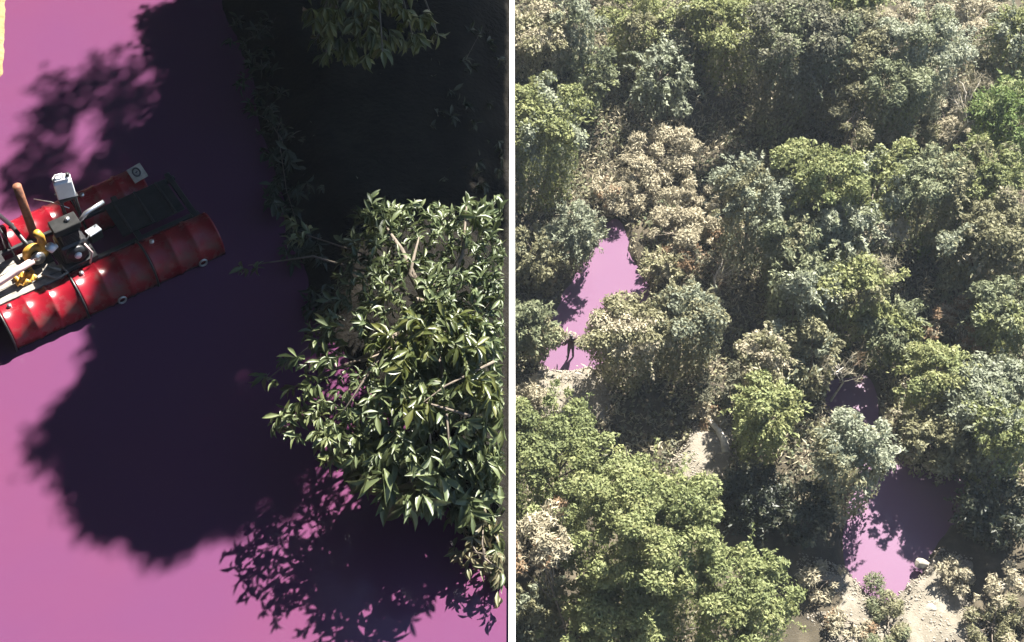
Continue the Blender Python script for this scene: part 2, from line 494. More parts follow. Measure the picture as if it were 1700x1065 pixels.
def crown_mesh(name, R, style, leaf, dens, low, foot=0.0):
    rx, ry, rz = R
    Rm = (rx + ry + rz) / 3
    feather = style == 'feather'
    ncl = int(np.clip((46 if feather else 30) * (Rm / 1.6) ** 1.2 * min(dens, 1.5), 12, 150))
    dirs = rdir(ncl * 4)
    dirs = dirs[dirs[:, 2] > low][:ncl]
    ncl = len(dirs)
    lump = 1 + 0.22 * np.sin(dirs @ rng.normal(size=3) * 4 + rng.uniform(0, 6)) + 0.15 * np.sin(dirs @ rng.normal(size=3) * 7)
    rad = (np.where(rng.random(ncl) < 0.75, rng.uniform(0.66, 1.12, ncl), rng.uniform(0.3, 0.7, ncl)) * lump)[:, None]
    C = dirs * rad * np.array([rx, ry, rz])
    if style == 'drape':
        C[:, 2] = C[:, 2] * 0.35 + 0.35 * rz
    crr = (0.13 + 0.25 * rng.random(ncl) ** 1.6) * (0.55 * Rm + 0.75) * (0.78 if feather else 1.0)
    area = 4 * math.pi * crr ** 2
    k = np.maximum((area / (leaf * leaf * 0.24) * (1.3 if style == 'dry' else 0.8) * min(dens, 1.0)).astype(int), 12)
    idx = np.repeat(np.arange(ncl), k)
    n = len(idx)
    d = rdir(n); d[:, 2] = np.where(rng.random(n) < 0.6, np.abs(d[:, 2]), d[:, 2])
    sq = np.array([1, 1, 0.62 if feather else 0.8])
    Pp = C[idx] + d * crr[idx][:, None] * rng.uniform(0.5, 1.1, n)[:, None] * sq
    N = norm(d * 0.8 + np.array([0.1, 0.2, 0.5]) + 0.32 * rng.normal(size=(n, 3)))
    D = norm(d * 0.5 + rng.normal(size=(n, 3)) * 0.8 + np.array([0, 0, -0.25]))
    Ln = leaf * rng.uniform(0.55, 1.35, n); Wd = Ln * rng.uniform(0.38, 0.62, n)
    if style == 'drape':
        # hanging strands down the outside of the crown
        ns = int(150 * dens * Rm)
        a = rng.uniform(0, 2 * math.pi, ns); rr = np.sqrt(rng.uniform(0.35, 1.0, ns))
        top = np.stack([np.cos(a) * rr * rx * 1.02, np.sin(a) * rr * ry * 1.02, rz * (0.55 - 0.25 * rr ** 2) + 0 * a], -1)
        ln = rng.uniform(0.4, 1.9, ns) * max(rz, 0.7 * rx)
        m_ = 16
        tt = np.linspace(0, 1, m_)[None, :, None]
        st = top[:, None, :] - tt * ln[:, None, None] * np.array([0, 0, 1.0]) + rng.normal(size=(ns, m_, 3)) * 0.05 * Rm ** 0.5
        st = st.reshape(-1, 3)
        n2 = len(st)
        Pp = np.concatenate([Pp, st]); N = np.concatenate([N, norm(rng.normal(size=(n2, 3)) + np.array([0, -.5, .4]))])
        D = np.concatenate([D, norm(rng.normal(size=(n2, 3)) * .5 + np.array([0, 0, -1.0]))])
        l2 = leaf * rng.uniform(0.5, 1.1, n2); Ln = np.concatenate([Ln, l2]); Wd = np.concatenate([Wd, l2 * 0.45])
    if style in ('broad', 'drape', 'feather'):
        # loose sprays that break the outline
        ns = int((34 if style != 'feather' else 12) * Rm ** .8 * rng.uniform(.7, 1.5))
        sd = rdir(ns * 3); sd = sd[sd[:, 2] > -.1][:ns]; ns = len(sd)
        m_ = 26
        tt = np.linspace(0, 1, m_)[None, :, None]
        ln = (.2 + .8 * rng.random(ns) ** 1.5)[:, None, None] * (Rm * .5 + .4)
        st = sd[:, None, :] * np.array([rx, ry, rz * (.5 if style == 'drape' else .9)]) * .85 + sd[:, None, :] * tt * ln + np.array([0, 0, 1.0]) * (tt * .5 - tt ** 2 * rng.uniform(.5, 1.3, ns)[:, None, None]) * ln
        st = (st + rng.normal(size=st.shape) * .06).reshape(-1, 3)
        n2 = len(st)
        Pp = np.concatenate([Pp, st]); N = np.concatenate([N, norm(.45 * rng.normal(size=(n2, 3)) + np.array([0.1, .2, .8]))])
        D = np.concatenate([D, norm(np.repeat(sd, m_, 0) + .8 * rng.normal(size=(n2, 3)) + np.array([0, 0, -.4]))])
        l2 = leaf * 1.2 * rng.uniform(0.6, 1.3, n2); Ln = np.concatenate([Ln, l2]); Wd = np.concatenate([Wd, l2 * 0.36])
    if foot > .6 and style in ('broad', 'drape', 'feather') and dens > .4:
        # foliage hanging down to the ground all round: the mass is closed, its front lies in shade
        hgt = foot + 0.2 * rz
        ns = int(2 * math.pi * Rm * hgt / (leaf * leaf * 0.24 * 1.5) * 0.9)
        th = rng.uniform(0, 2 * math.pi, ns)
        p0, p1 = rng.uniform(0, 6, 2)
        rr = (0.84 + 0.13 * np.sin(3 * th + p0) + 0.08 * np.sin(7 * th + p1)) * rng.uniform(0.72, 1.05, ns)
        zz = 0.2 * rz - rng.random(ns) * hgt
        rr = rr * (1.0 - 0.18 * np.clip(-zz / hgt, 0, 1))
        st = np.stack([np.cos(th) * rr * rx, np.sin(th) * rr * ry, zz], -1)
        out_ = np.stack([np.cos(th), np.sin(th), 0 * th + .35], -1)
        Pp = np.concatenate([Pp, st]); N = np.concatenate([N, norm(out_ + .5 * rng.normal(size=(ns, 3)))])
        D = np.concatenate([D, norm(rng.normal(size=(ns, 3)) * .5 + np.array([0, 0, -1.0]))])
        l2 = leaf * 1.25 * rng.uniform(0.6, 1.3, ns); Ln = np.concatenate([Ln, l2]); Wd = np.concatenate([Wd, l2 * 0.45])
    if style == 'bare':
        Wd = Wd * 0.14; Ln = Ln * 2.6
    if style == 'dry':
        Wd = Wd * 0.6; Ln = Ln * 1.15
    V, Q = kites(Pp, D, N, Ln, Wd)
    me = mesh_np(name, V, Q)
    w1, w2 = rng.normal(size=3) * 2.2 / Rm ** .5, rng.normal(size=3) * 4.0 / Rm ** .5
    mask = np.sin(Pp @ w1 + rng.uniform(0, 6)) + .8 * np.sin(Pp @ w2 + rng.uniform(0, 6)) + .5 * rng.normal(size=len(Pp)) > rng.uniform(.5, 1.0)
    me.polygons.foreach_set('material_index', mask.astype(np.int32))
    return me, C


def trunk_mesh(base, C, top, r0, nl=6, mb=None, bendy=0.12):
    m = mb or MB()
    base, top = np.asarray(base, float), np.asarray(top, float)
    bend = np.append(rng.normal(size=2) * bendy * np.linalg.norm(top - base), 0)
    mid = (base + top) / 2 + bend
    m.tube([base - [0, 0, .2], base + (mid - base) * .4, mid, top], [r0 * 1.3, r0, r0 * .8, r0 * .45], 7)
    for j in rng.permutation(len(C))[:nl]:
        s = base + (top - base) * rng.uniform(0.45, 0.9) + bend * .6
        e = np.asarray(C[j]); q = (s + e) / 2 + np.array([0, 0, .08]) + rng.normal(size=3) * .06
        m.tube([s, q, e], [r0 * .45, r0 * .3, r0 * .1], 5)
    return m


def shrub(name, cat, label, u, v, rpx, hc, lf, style='broad', group=None, leaf=0.19, ry=None, rz=None, dens=1.0, bark='bark', nl=6):
    """a bush or tree of the valley: (u, v) its crown's middle, rpx its half width, hc the height of the crown's middle"""
    if hc >= 2.4: hc *= 1.3
    c = px(u, v, hc)
    rx = rpx / scale_at(c)
    rx *= 1.12
    R = (rx, rx * (ry or 0.95), rx * (rz or (0.5 if style == 'dry' else 0.85)))
    zb = float(valley_z(np.array([c[0]]), np.array([c[1]]))[0])
    root = link(name, None, loc=(c[0], c[1], zb))
    me, C = crown_mesh('crown', R, style, leaf, dens, -0.25 if 'tree' in cat else -0.6, hc - zb)
    # nothing may lean through the wall
    co = np.empty(len(me.vertices) * 3, np.float32); me.vertices.foreach_get('co', co); co = co.reshape(-1, 3)
    bad = co[:, 0] + c[0] < 0.07
    if bad.any():
        co[bad, 0] = 0.07 - c[0] + (0.07 - c[0] - co[bad, 0]) * 0.5
        me.vertices.foreach_set('co', co.ravel()); me.update()
    off = np.array([0, 0, hc - zb])
    mate = {'lime': ('olive', 'sage', 'fresh'), 'green': ('sage', 'lime', 'olive'), 'sage': ('green', 'olive'), 'olive': ('straw', 'sage', 'brown'), 'brown': ('olive', 'green'), 'straw': ('straw', 'orange'),
            'orange': ('straw', 'brown'), 'bright': ('fresh', 'olive'), 'dark': ('brown',), 'fresh': ('lime',)}[lf]
    me.materials.append(L[lf]); me.materials.append(L[mate[rng.integers(len(mate))]])
    cr = link('crown', me, None, root, tuple(off))
    C = C + off
    C[:, 0] = np.maximum(C[:, 0], 0.12 - c[0])
    trunk_mesh((0, 0, 0), C, off + [0, 0, R[2] * .3], max(0.05, rx * 0.05), nl).build('trunk', M[bark], root)
    return tag(root, label, cat, group)


T = 'trees and shrubs of the wooded valley'
tree_list = [
    # name, category, label, u, v, r, h, leaf material, style, extras
    # ---- top band
    ('vine_covered_tree', 'tree', 'dim vine-covered tree in the top left corner beside the white wall', 895, 60, 52, 3.2, 'olive', 'drape', dict(leaf=.18)),
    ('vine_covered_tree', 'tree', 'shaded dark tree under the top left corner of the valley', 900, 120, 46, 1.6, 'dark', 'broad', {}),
    ('young_tree', 'tree', 'thin pale green sapling reaching to the top edge near the white wall', 955, 45, 34, 3.4, 'sage', 'broad', dict(rz=1.5, dens=.6)),
    ('broadleaf_shrub', 'shrub', 'loose light green shrub below the thin sapling', 965, 130, 44, 2.3, 'green', 'broad', dict(dens=.7, leaf=.2)),
    ('broadleaf_tree', 'tree', 'yellow-green tree at the top edge, third crown from the white wall', 1060, 40, 55, 2.3, 'lime', 'broad', {}),
    ('broadleaf_shrub', 'shrub', 'open shrub of pale big leaves standing before a dark hollow', 1095, 128, 48, 2.3, 'sage', 'broad', dict(dens=.65, leaf=.24)),
    ('vine_covered_tree', 'tree', 'brown creeper-hung tree between two yellow-green crowns at the top edge', 1140, 65, 45, 2.3, 'brown', 'drape', {}),
    ('broadleaf_tree', 'tree', 'yellow-green crown cut by the top edge above the big dark hollow', 1215, 40, 66, 2.6, 'lime', 'broad', {}),
    ('vine_covered_tree', 'tree', 'tall brown vine-draped tree right of the yellow-green crown at the top', 1320, 85, 66, 4.0, 'brown', 'drape', dict(rz=1.3)),
    ('vine_covered_tree', 'tree', 'dull olive vine-draped tree at the top edge in the middle of the valley', 1405, 85, 58, 3.6, 'olive', 'drape', dict(rz=1.2)),
    ('broadleaf_tree', 'tree', 'dark trees\u2019 neighbour, a lime crown on the top edge above the brown vines', 1395, -10, 60, 4.2, 'lime', 'broad', {}),
    ('dry_shrub', 'shrub', 'pinkish tan dry bush left of the rounded grey-green crown', 1480, 45, 46, 3.0, 'straw', 'dry', {}),
    ('rounded_tree', 'tree', 'rounded grey-green crown near the top right with a pale smooth look', 1545, 75, 52, 4.2, 'sage', 'broad', dict(dens=1.4, leaf=.17)),
    ('dry_shrub', 'shrub', 'bleached tan dry bush at the top edge right of the grey-green crown', 1630, 25, 52, 3.0, 'straw', 'dry', {}),
    ('broadleaf_tree', 'tree', 'yellowish green tree in the top right corner', 1692, 60, 48, 3.4, 'lime', 'broad', {}),
    ('broadleaf_shrub', 'shrub', 'small olive shrub above the bright green tree on the right edge', 1655, 112, 38, 2.0, 'olive', 'broad', {}),
    ('bright_green_tree', 'tree', 'vivid bright green tree cut by the right edge of the valley', 1675, 195, 55, 3.2, 'bright', 'broad', dict(leaf=.18)),
    ('broadleaf_tree', 'tree', 'green tree below left of the rounded grey-green crown', 1490, 135, 48, 3.8, 'green', 'broad', {}),
    ('twiggy_shrub', 'shrub', 'grey-brown twiggy shrub in front of the dark wood at the upper middle', 1420, 190, 46, 3.2, 'olive', 'dry', dict(dens=.6)),
    ('dry_shrub', 'shrub', 'olive-tan dry shrub beside the dead grey tree', 1495, 215, 50, 2.0, 'olive', 'dry', {}),
    ('dead_tree', 'tree', 'leafless grey dead tree left of the bright green tree', 1590, 165, 46, 3.0, 'straw', 'bare', dict(dens=.3, bark='pale_bark', nl=16)),
    ('dry_shrub', 'shrub', 'tan dry bush under the dead grey tree', 1575, 215, 40, 1.4, 'straw', 'dry', dict(dens=.8)),
    # ---- left column
    ('vine_covered_tree', 'tree', 'yellow-green drooping tree on the white wall above the sage bush', 900, 215, 56, 3.6, 'lime', 'drape', dict(rz=1.5)),
    ('broadleaf_shrub', 'shrub', 'round pale sage bush at the left bank of the upper pink pool', 955, 382, 40, 2.2, 'sage', 'broad', dict(leaf=.17)),
    ('broadleaf_shrub', 'shrub', 'olive shrub by the white wall below the sage bush', 890, 430, 40, 1.8, 'olive', 'broad', {}),
    ('broadleaf_shrub', 'shrub', 'spiky green shrub by the white wall left of the standing person', 876, 545, 40, 1.6, 'green', 'broad', dict(leaf=.22)),
    ('dry_shrub', 'shrub', 'pale pinkish dry bush at the top end of the upper pink pool', 1008, 318, 32, .9, 'straw', 'dry', dict(dens=.8)),
    ('dry_shrub', 'shrub', 'straw coloured mound of dry growth above the upper pink pool', 1095, 262, 56, .9, 'straw', 'dry', dict(rz=.6)),
    ('dry_shrub', 'shrub', 'straw-green dry bush on the right bank of the upper pink pool', 1120, 385, 44, 1.1, 'straw', 'dry', {}),
    ('dry_shrub', 'shrub', 'small reddish tan bush right of the upper pink pool', 1150, 425, 42, 0.9, 'orange', 'dry', dict(dens=.6)),
    ('broadleaf_shrub', 'shrub', 'small olive bush overhanging the right edge of the upper pink pool', 1098, 445, 24, .9, 'olive', 'broad', {}),
    ('overhanging_shrub', 'shrub', 'wide straw-olive bush with a dark front, right of the standing person', 1040, 550, 58, 2.5, 'olive', 'drape', dict(rz=.7, leaf=.18)),
    ('overhanging_shrub', 'shrub', 'flat straw topped bush below the upper pink pool above a deep shadow', 1140, 528, 56, 2.7, 'olive', 'drape', dict(rz=.7, leaf=.18)),
    ('dry_shrub', 'shrub', 'pale dry bush on the sand bank below the standing person', 895, 660, 36, .6, 'straw', 'dry', dict(dens=.8)),
    # ---- middle
    ('broadleaf_tree', 'tree', 'pale sage tree with silvery leaves in the middle of the valley', 1255, 325, 58, 3.4, 'sage', 'broad', dict(leaf=.18)),
    ('broadleaf_tree', 'tree', 'yellow-green tree right of the silvery sage tree', 1370, 295, 56, 4.0, 'lime', 'broad', dict(leaf=.18)),
    ('broadleaf_tree', 'tree', 'green tree below the tan dry shrub in the upper right', 1465, 300, 52, 3.4, 'lime', 'broad', {}),
    ('broadleaf_tree', 'tree', 'sage green tree above the narrow dark hollow at the right', 1550, 300, 50, 3.6, 'green', 'broad', {}),
    ('broadleaf_tree', 'tree', 'yellow-green tree below the bright green tree on the right', 1635, 290, 55, 3.2, 'lime', 'broad', {}),
    ('broadleaf_tree', 'tree', 'green tree on the right edge right of the narrow dark hollow', 1665, 390, 58, 3.2, 'olive', 'broad', {}),
    ('broadleaf_tree', 'tree', 'sage olive tree bordering the narrow dark hollow on its right', 1610, 420, 42, 2.6, 'sage', 'broad', {}),
    ('broadleaf_tree', 'tree', 'green tree below the silvery sage tree', 1315, 390, 48, 3.0, 'green', 'broad', {}),
    ('broadleaf_tree', 'tree', 'light green tree right in the middle of the valley wood', 1400, 385, 52, 3.0, 'sage', 'broad', {}),
    ('twiggy_shrub', 'shrub', 'grey twiggy bush left of the narrow dark hollow', 1470, 385, 44, 2.4, 'straw', 'dry', dict(dens=.7)),
    ('broadleaf_tree', 'tree', 'green tree above the dark gully in the middle', 1330, 470, 50, 2.8, 'green', 'broad', {}),
    ('broadleaf_tree', 'tree', 'lime green tree above the dark pink side pool', 1420, 475, 52, 2.6, 'lime', 'broad', {}),
    ('broadleaf_shrub', 'shrub', 'small green plant inside the narrow dark hollow', 1545, 405, 20, .8, 'bright', 'broad', {}),
    ('broadleaf_shrub', 'shrub', 'green shrub left of the orange-brown dry bush', 1480, 545, 46, 2.2, 'green', 'broad', {}),
    ('dry_shrub', 'shrub', 'orange-brown dry bush in the right part of the valley', 1592, 545, 38, 1.8, 'orange', 'dry', {}),
    ('broadleaf_tree', 'tree', 'green tree on the right edge level with the orange-brown bush', 1672, 520, 50, 2.6, 'green', 'broad', {}),
    ('broadleaf_tree', 'tree', 'yellow-green bush just below the orange-brown bush', 1560, 620, 50, 2.4, 'lime', 'broad', {}),
    ('broadleaf_tree', 'tree', 'sage bush on the right edge below the green tree', 1668, 640, 52, 2.4, 'sage', 'broad', {}),
    ('broadleaf_tree', 'tree', 'lime tree on the right edge beside the olive round crown', 1672, 715, 50, 3.2, 'lime', 'broad', dict(dens=1.3)),
    ('broadleaf_tree', 'tree', 'sage tree between the olive round crown and the yellow-green bush above it', 1622, 665, 46, 2.6, 'sage', 'broad', dict(dens=1.3)),
    ('rounded_tree', 'tree', 'round olive bush standing right of the dark gully', 1270, 590, 36, 2.6, 'olive', 'broad', dict(dens=1.3, leaf=.17)),
    ('broadleaf_shrub', 'shrub', 'olive sage bush left of the dark pink side pool', 1345, 590, 48, 2.2, 'olive', 'broad', {}),
    ('twiggy_shrub', 'shrub', 'brown twiggy bush above the fallen pale log', 1205, 645, 42, 1.2, 'brown', 'dry', dict(dens=.8)),
    ('vine_covered_tree', 'tree', 'tree with a yellow-green creeper top right of the fallen pale log', 1272, 680, 46, 3.0, 'lime', 'drape', dict(rz=.9)),
    ('dead_tree', 'tree', 'bare grey dead branches beside the dark pink side pool', 1390, 610, 36, 2.2, 'straw', 'bare', dict(dens=.3, bark='pale_bark', nl=16)),
    ('rounded_tree', 'tree', 'big round sage crown above the lower pink pool', 1420, 752, 60, 2.9, 'sage', 'broad', dict(leaf=.18, dens=1.1)),
    ('rounded_tree', 'tree', 'round olive-green crown up right of the lower pink pool', 1556, 728, 54, 1.8, 'olive', 'broad', dict(dens=1.4, leaf=.2)),
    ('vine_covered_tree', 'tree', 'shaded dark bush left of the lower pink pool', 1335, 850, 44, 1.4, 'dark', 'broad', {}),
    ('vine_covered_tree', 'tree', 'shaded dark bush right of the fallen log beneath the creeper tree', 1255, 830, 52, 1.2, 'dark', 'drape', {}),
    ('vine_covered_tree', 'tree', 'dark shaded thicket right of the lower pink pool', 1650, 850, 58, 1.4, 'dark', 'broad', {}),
    # ---- big canopy at the lower left
    ('canopy_tree', 'tree', 'broad fresh green tree by the white wall above the tan dry crown', 920, 740, 84, 4.5, 'fresh', 'feather', dict(leaf=.16, dens=1.5, rz=.6)),
    ('canopy_tree', 'tree', 'biggest fresh green crown, in the lower left of the valley', 1068, 872, 120, 5.0, 'fresh', 'feather', dict(leaf=.16, dens=1.6, rz=.6)),
    ('canopy_tree', 'tree', 'green crown at the bottom edge right of the biggest crown', 1235, 985, 86, 4.2, 'fresh', 'feather', dict(leaf=.16, dens=1.5, rz=.6)),
    ('canopy_tree', 'tree', 'shadier green crown at the bottom edge below the biggest crown', 1040, 1025, 92, 3.4, 'fresh', 'feather', dict(leaf=.16, dens=1.5, rz=.6)),
    ('dry_tree', 'tree', 'tan dry rounded crown by the white wall at the lower left', 888, 900, 52, 5.2, 'straw', 'dry', dict(dens=2, leaf=.22)),
    ('broadleaf_shrub', 'shrub', 'green shrub by the white wall in the bottom left corner of the valley', 895, 1020, 50, 2.2, 'olive', 'broad', {}),
    # ---- lower right
    ('dry_shrub', 'shrub', 'pale dry bush left of the lower pink pool on the bank', 1375, 965, 36, .6, 'straw', 'dry', dict(dens=.7)),
    ('dry_shrub', 'shrub', 'bleached bush on the pale bank right of the lower pink pool', 1592, 965, 34, .7, 'straw', 'dry', dict(dens=.7)),
    ('twiggy_shrub', 'shrub', 'grey twiggy bush on the right edge near the bottom', 1675, 965, 40, 1.4, 'straw', 'dry', dict(dens=.7, bark='pale_bark')),
    ('grassy_shrub', 'shrub', 'low green mound between two pale tracks at the bottom', 1475, 1030, 28, .4, 'green', 'dry', dict(ry=2.0, rz=.5, leaf=.15)),
    ('grassy_shrub', 'shrub', 'straw-green low bush in the bottom right corner', 1650, 1040, 52, .4, 'olive', 'dry', dict(rz=.4)),
    ('dead_tree', 'tree', 'bleached bare branches between green crowns at the bottom edge', 1135, 1035, 30, 1.2, 'straw', 'bare', dict(dens=.3, bark='pale_bark', nl=16)),
    ('dead_tree', 'tree', 'bare grey branches in the green wood left of the narrow dark hollow', 1450, 430, 34, 3.0, 'straw', 'bare', dict(dens=.3, bark='pale_bark', nl=16)),
    ('dead_tree', 'tree', 'bare grey branches between the small reddish bush and the dark gully', 1195, 455, 34, 1.6, 'straw', 'bare', dict(dens=.3, bark='pale_bark', nl=16)),
    ('dry_shrub', 'shrub', 'pale dry bush on the track at the bottom edge left of the low green mound', 1415, 1035, 34, .4, 'straw', 'dry', dict(dens=.7, rz=.6)),
    ('dry_shrub', 'shrub', 'straw bush between the straw mound and the silvery sage tree', 1150, 335, 44, .7, 'straw', 'dry', dict(rz=.6)),
    ('dry_shrub', 'shrub', 'straw bush under the left side of the silvery sage tree', 1200, 390, 36, .6, 'straw', 'dry', dict(rz=.6)),
    ('dry_shrub', 'shrub', 'straw bush close above the tip of the upper pink pool', 1050, 325, 34, .6, 'straw', 'dry', dict(rz=.6)),
    ('dry_shrub', 'shrub', 'pinkish straw bush on the bare slope above the fallen log', 1178, 690, 26, .4, 'straw', 'dry', dict(rz=.6, dens=.8)),
]
for i_, (nm, cat, lab, u, v, r, h, lf, st, ex) in enumerate(tree_list):
    if st == 'broad' and nm == 'broadleaf_tree' and i_ % 2: st = 'drape'
    shrub(nm, cat, lab, u, v, r, h, lf, st, T, **ex)

# uncountable tangled undergrowth and dry grass on the valley floor
sandy = [[px(u, v, 0.1) for u, v in q] for q in SANDS]


def undergrowth(name, label, mat, n, hmax, seed, thr, leaf, narrow):
    gx = rng.uniform(0.12, 27, n); gy = rng.uniform(36, 86, n)
    gz = valley_z(gx, gy)
    lump = wob(gx, gy, 1.3, seed) + 0.6 * wob(gx, gy, 3.4, seed + 1)
    ds = np.min([sdf(gx, gy, q) for q in sandy], 0)
    k = (gz > -0.3) & (lump > thr) & ((ds + 0.35 * wob(gx, gy, 3, 8) > 0.0) | (narrow & (rng.random(n) < .2)))
    gx, gy, gz, lump = gx[k], gy[k], gz[k], lump[k]
    n = len(gx)
    hh = np.clip(lump - thr + .15, 0, 1) * hmax
    Pp = np.stack([gx, gy, gz + .03 + hh * rng.uniform(.25, 1.0, n)], -1)
    if narrow:
        D = rng.normal(size=(n, 3)) * .8 + [0, 0, .5]; N = rng.normal(size=(n, 3)) * .6 + [0.1, .3, .6]
    else:
        D = rng.normal(size=(n, 3)); N = rng.normal(size=(n, 3)) * .5 + [0.1, .2, .8]
    Ln = leaf * rng.uniform(.6, 1.5, n)
    V, Q = kites(Pp, norm(D), norm(N), Ln, Ln * (.2 if narrow else .5))
    V[:, 0] = np.maximum(V[:, 0], 0.07)
    return tag(link(name, mesh_np(name, V, Q), L[mat]), label, 'undergrowth', kind='stuff')


undergrowth('green_undergrowth', 'tangled low green undergrowth between the valley trees', 'green', 45000, .5, 31, 0, .19, False)
undergrowth('olive_undergrowth', 'tangled low olive undergrowth between the valley trees', 'olive', 45000, .5, 41, 0, .19, False)
undergrowth('brown_undergrowth', 'tangled low brown undergrowth between the valley trees', 'brown', 45000, .5, 51, -.2, .19, False)
undergrowth('dry_grass', 'dry straw grass and litter on the valley floor', 'straw', 70000, .45, 61, -.5, .3, True)

# the wood goes on beyond the picture
wr = np.random.default_rng(5)
q = np.stack([wr.uniform(1.5, 60, 2600), wr.uniform(22, 118, 2600), wr.uniform(.6, 2.6, 2600)], -1)
uu, vv = topx(q)
q = q[(uu > 1790) | (vv < -95) | (vv > 1230)][:520]
W2, N2 = [], []
for c in q:
    d = rdir(260); d[:, 2] = np.abs(d[:, 2])
    R_ = rng.uniform(1.2, 2.4)
    W2.append(c + d * R_ * rng.uniform(.7, 1.05, (260, 1)) * [1, 1, .7]); N2.append(d)
W2, N2 = np.concatenate(W2), np.concatenate(N2)
l2 = rng.uniform(.25, .5, len(W2))
V, Q = kites(W2, rdir(len(W2)), norm(N2 + .4 * rng.normal(size=N2.shape)), l2, l2 * .55)
tag(link('valley_wood', mesh_np('valley_wood', V, Q), L['green']), 'mass of green wood continuing past the edges of the valley', 'wood', kind='stuff')

# gravel and litter on the pale banks
PB = []
for q in sandy:
    q = np.array(q); a, b = q[:, :2].min(0), q[:, :2].max(0)
    gx = rng.uniform(a[0] - .3, b[0] + .3, 2600); gy = rng.uniform(a[1] - .3, b[1] + .3, 2600)
    k = (sdf(gx, gy, q) < .25) & (gx > .15)
    gx, gy = gx[k], gy[k]
    PB.append(np.stack([gx, gy, valley_z(gx, gy) + .13], -1))
PB = np.concatenate(PB)
PB = PB[PB[:, 2] > -.25]
n = len(PB)
OC = np.array([(1, 0, 0), (0, 1, 0), (-1, 0, 0), (0, -1, 0), (0, 0, .7), (0, 0, -.7)])
r = np.abs(rng.normal(size=n)) * .03 + .01
V = (PB[:, None] + (OC[None] * r[:, None, None]) * rng.uniform(.6, 1.3, (n, 6, 1))).reshape(-1, 3)
TF = np.array([(0, 1, 4), (1, 2, 4), (2, 3, 4), (3, 0, 4), (1, 0, 5), (2, 1, 5), (3, 2, 5), (0, 3, 5)])
Q = (TF[None] + (np.arange(n) * 6)[:, None, None]).reshape(-1, 3)
tag(link('gravel', mesh_np('gravel', V, Q), M['stone']), 'loose pale gravel strewn over the dry banks', 'gravel', kind='stuff')

# fallen log
a, b = px(1158, 682, .35), px(1205, 752, .25)
lg = MB(); mid = (a + b) / 2 + [0.25, 0.1, .12]
lg.tube([a, (a + mid) / 2 + [.05, 0, .03], mid, (mid + b) / 2 + [.1, 0, 0], b], [.10, .13, .15, .17, .2], 9)
lg.tube([mid, mid + [.35, .25, .35]], [.06, .02], 5)
tag(lg.build('fallen_log', M['pale_bark']), 'pale bleached fallen log lying on the dry slope', 'log')

# boulders of the pale bank
for i, (u, v, r, lab) in enumerate([(1530, 935, .32, 'pale stone at the right rim of the lower pink pool'), (1580, 975, .4, 'largest pale stone on the bank right of the lower pink pool'),
                                    (1545, 1010, .3, 'pale stone on the right track at the bottom of the valley'), (958, 622, .3, 'pale stone on the sand just below the standing person')]):
    p = px(u, v, .1)
    d = rdir(42); 
    import bmesh
    bm = bmesh.new()
    for q in d: bm.verts.new(q * np.array([r, r * .8, r * .55]) * rng.uniform(.8, 1.1))
    bmesh.ops.convex_hull(bm, input=bm.verts)
    me = bpy.data.meshes.new('stone'); bm.to_mesh(me); bm.free()
    tag(link('stone', me, M['stone'], loc=tuple(p)), lab, 'stone', 'pale stones of the valley')


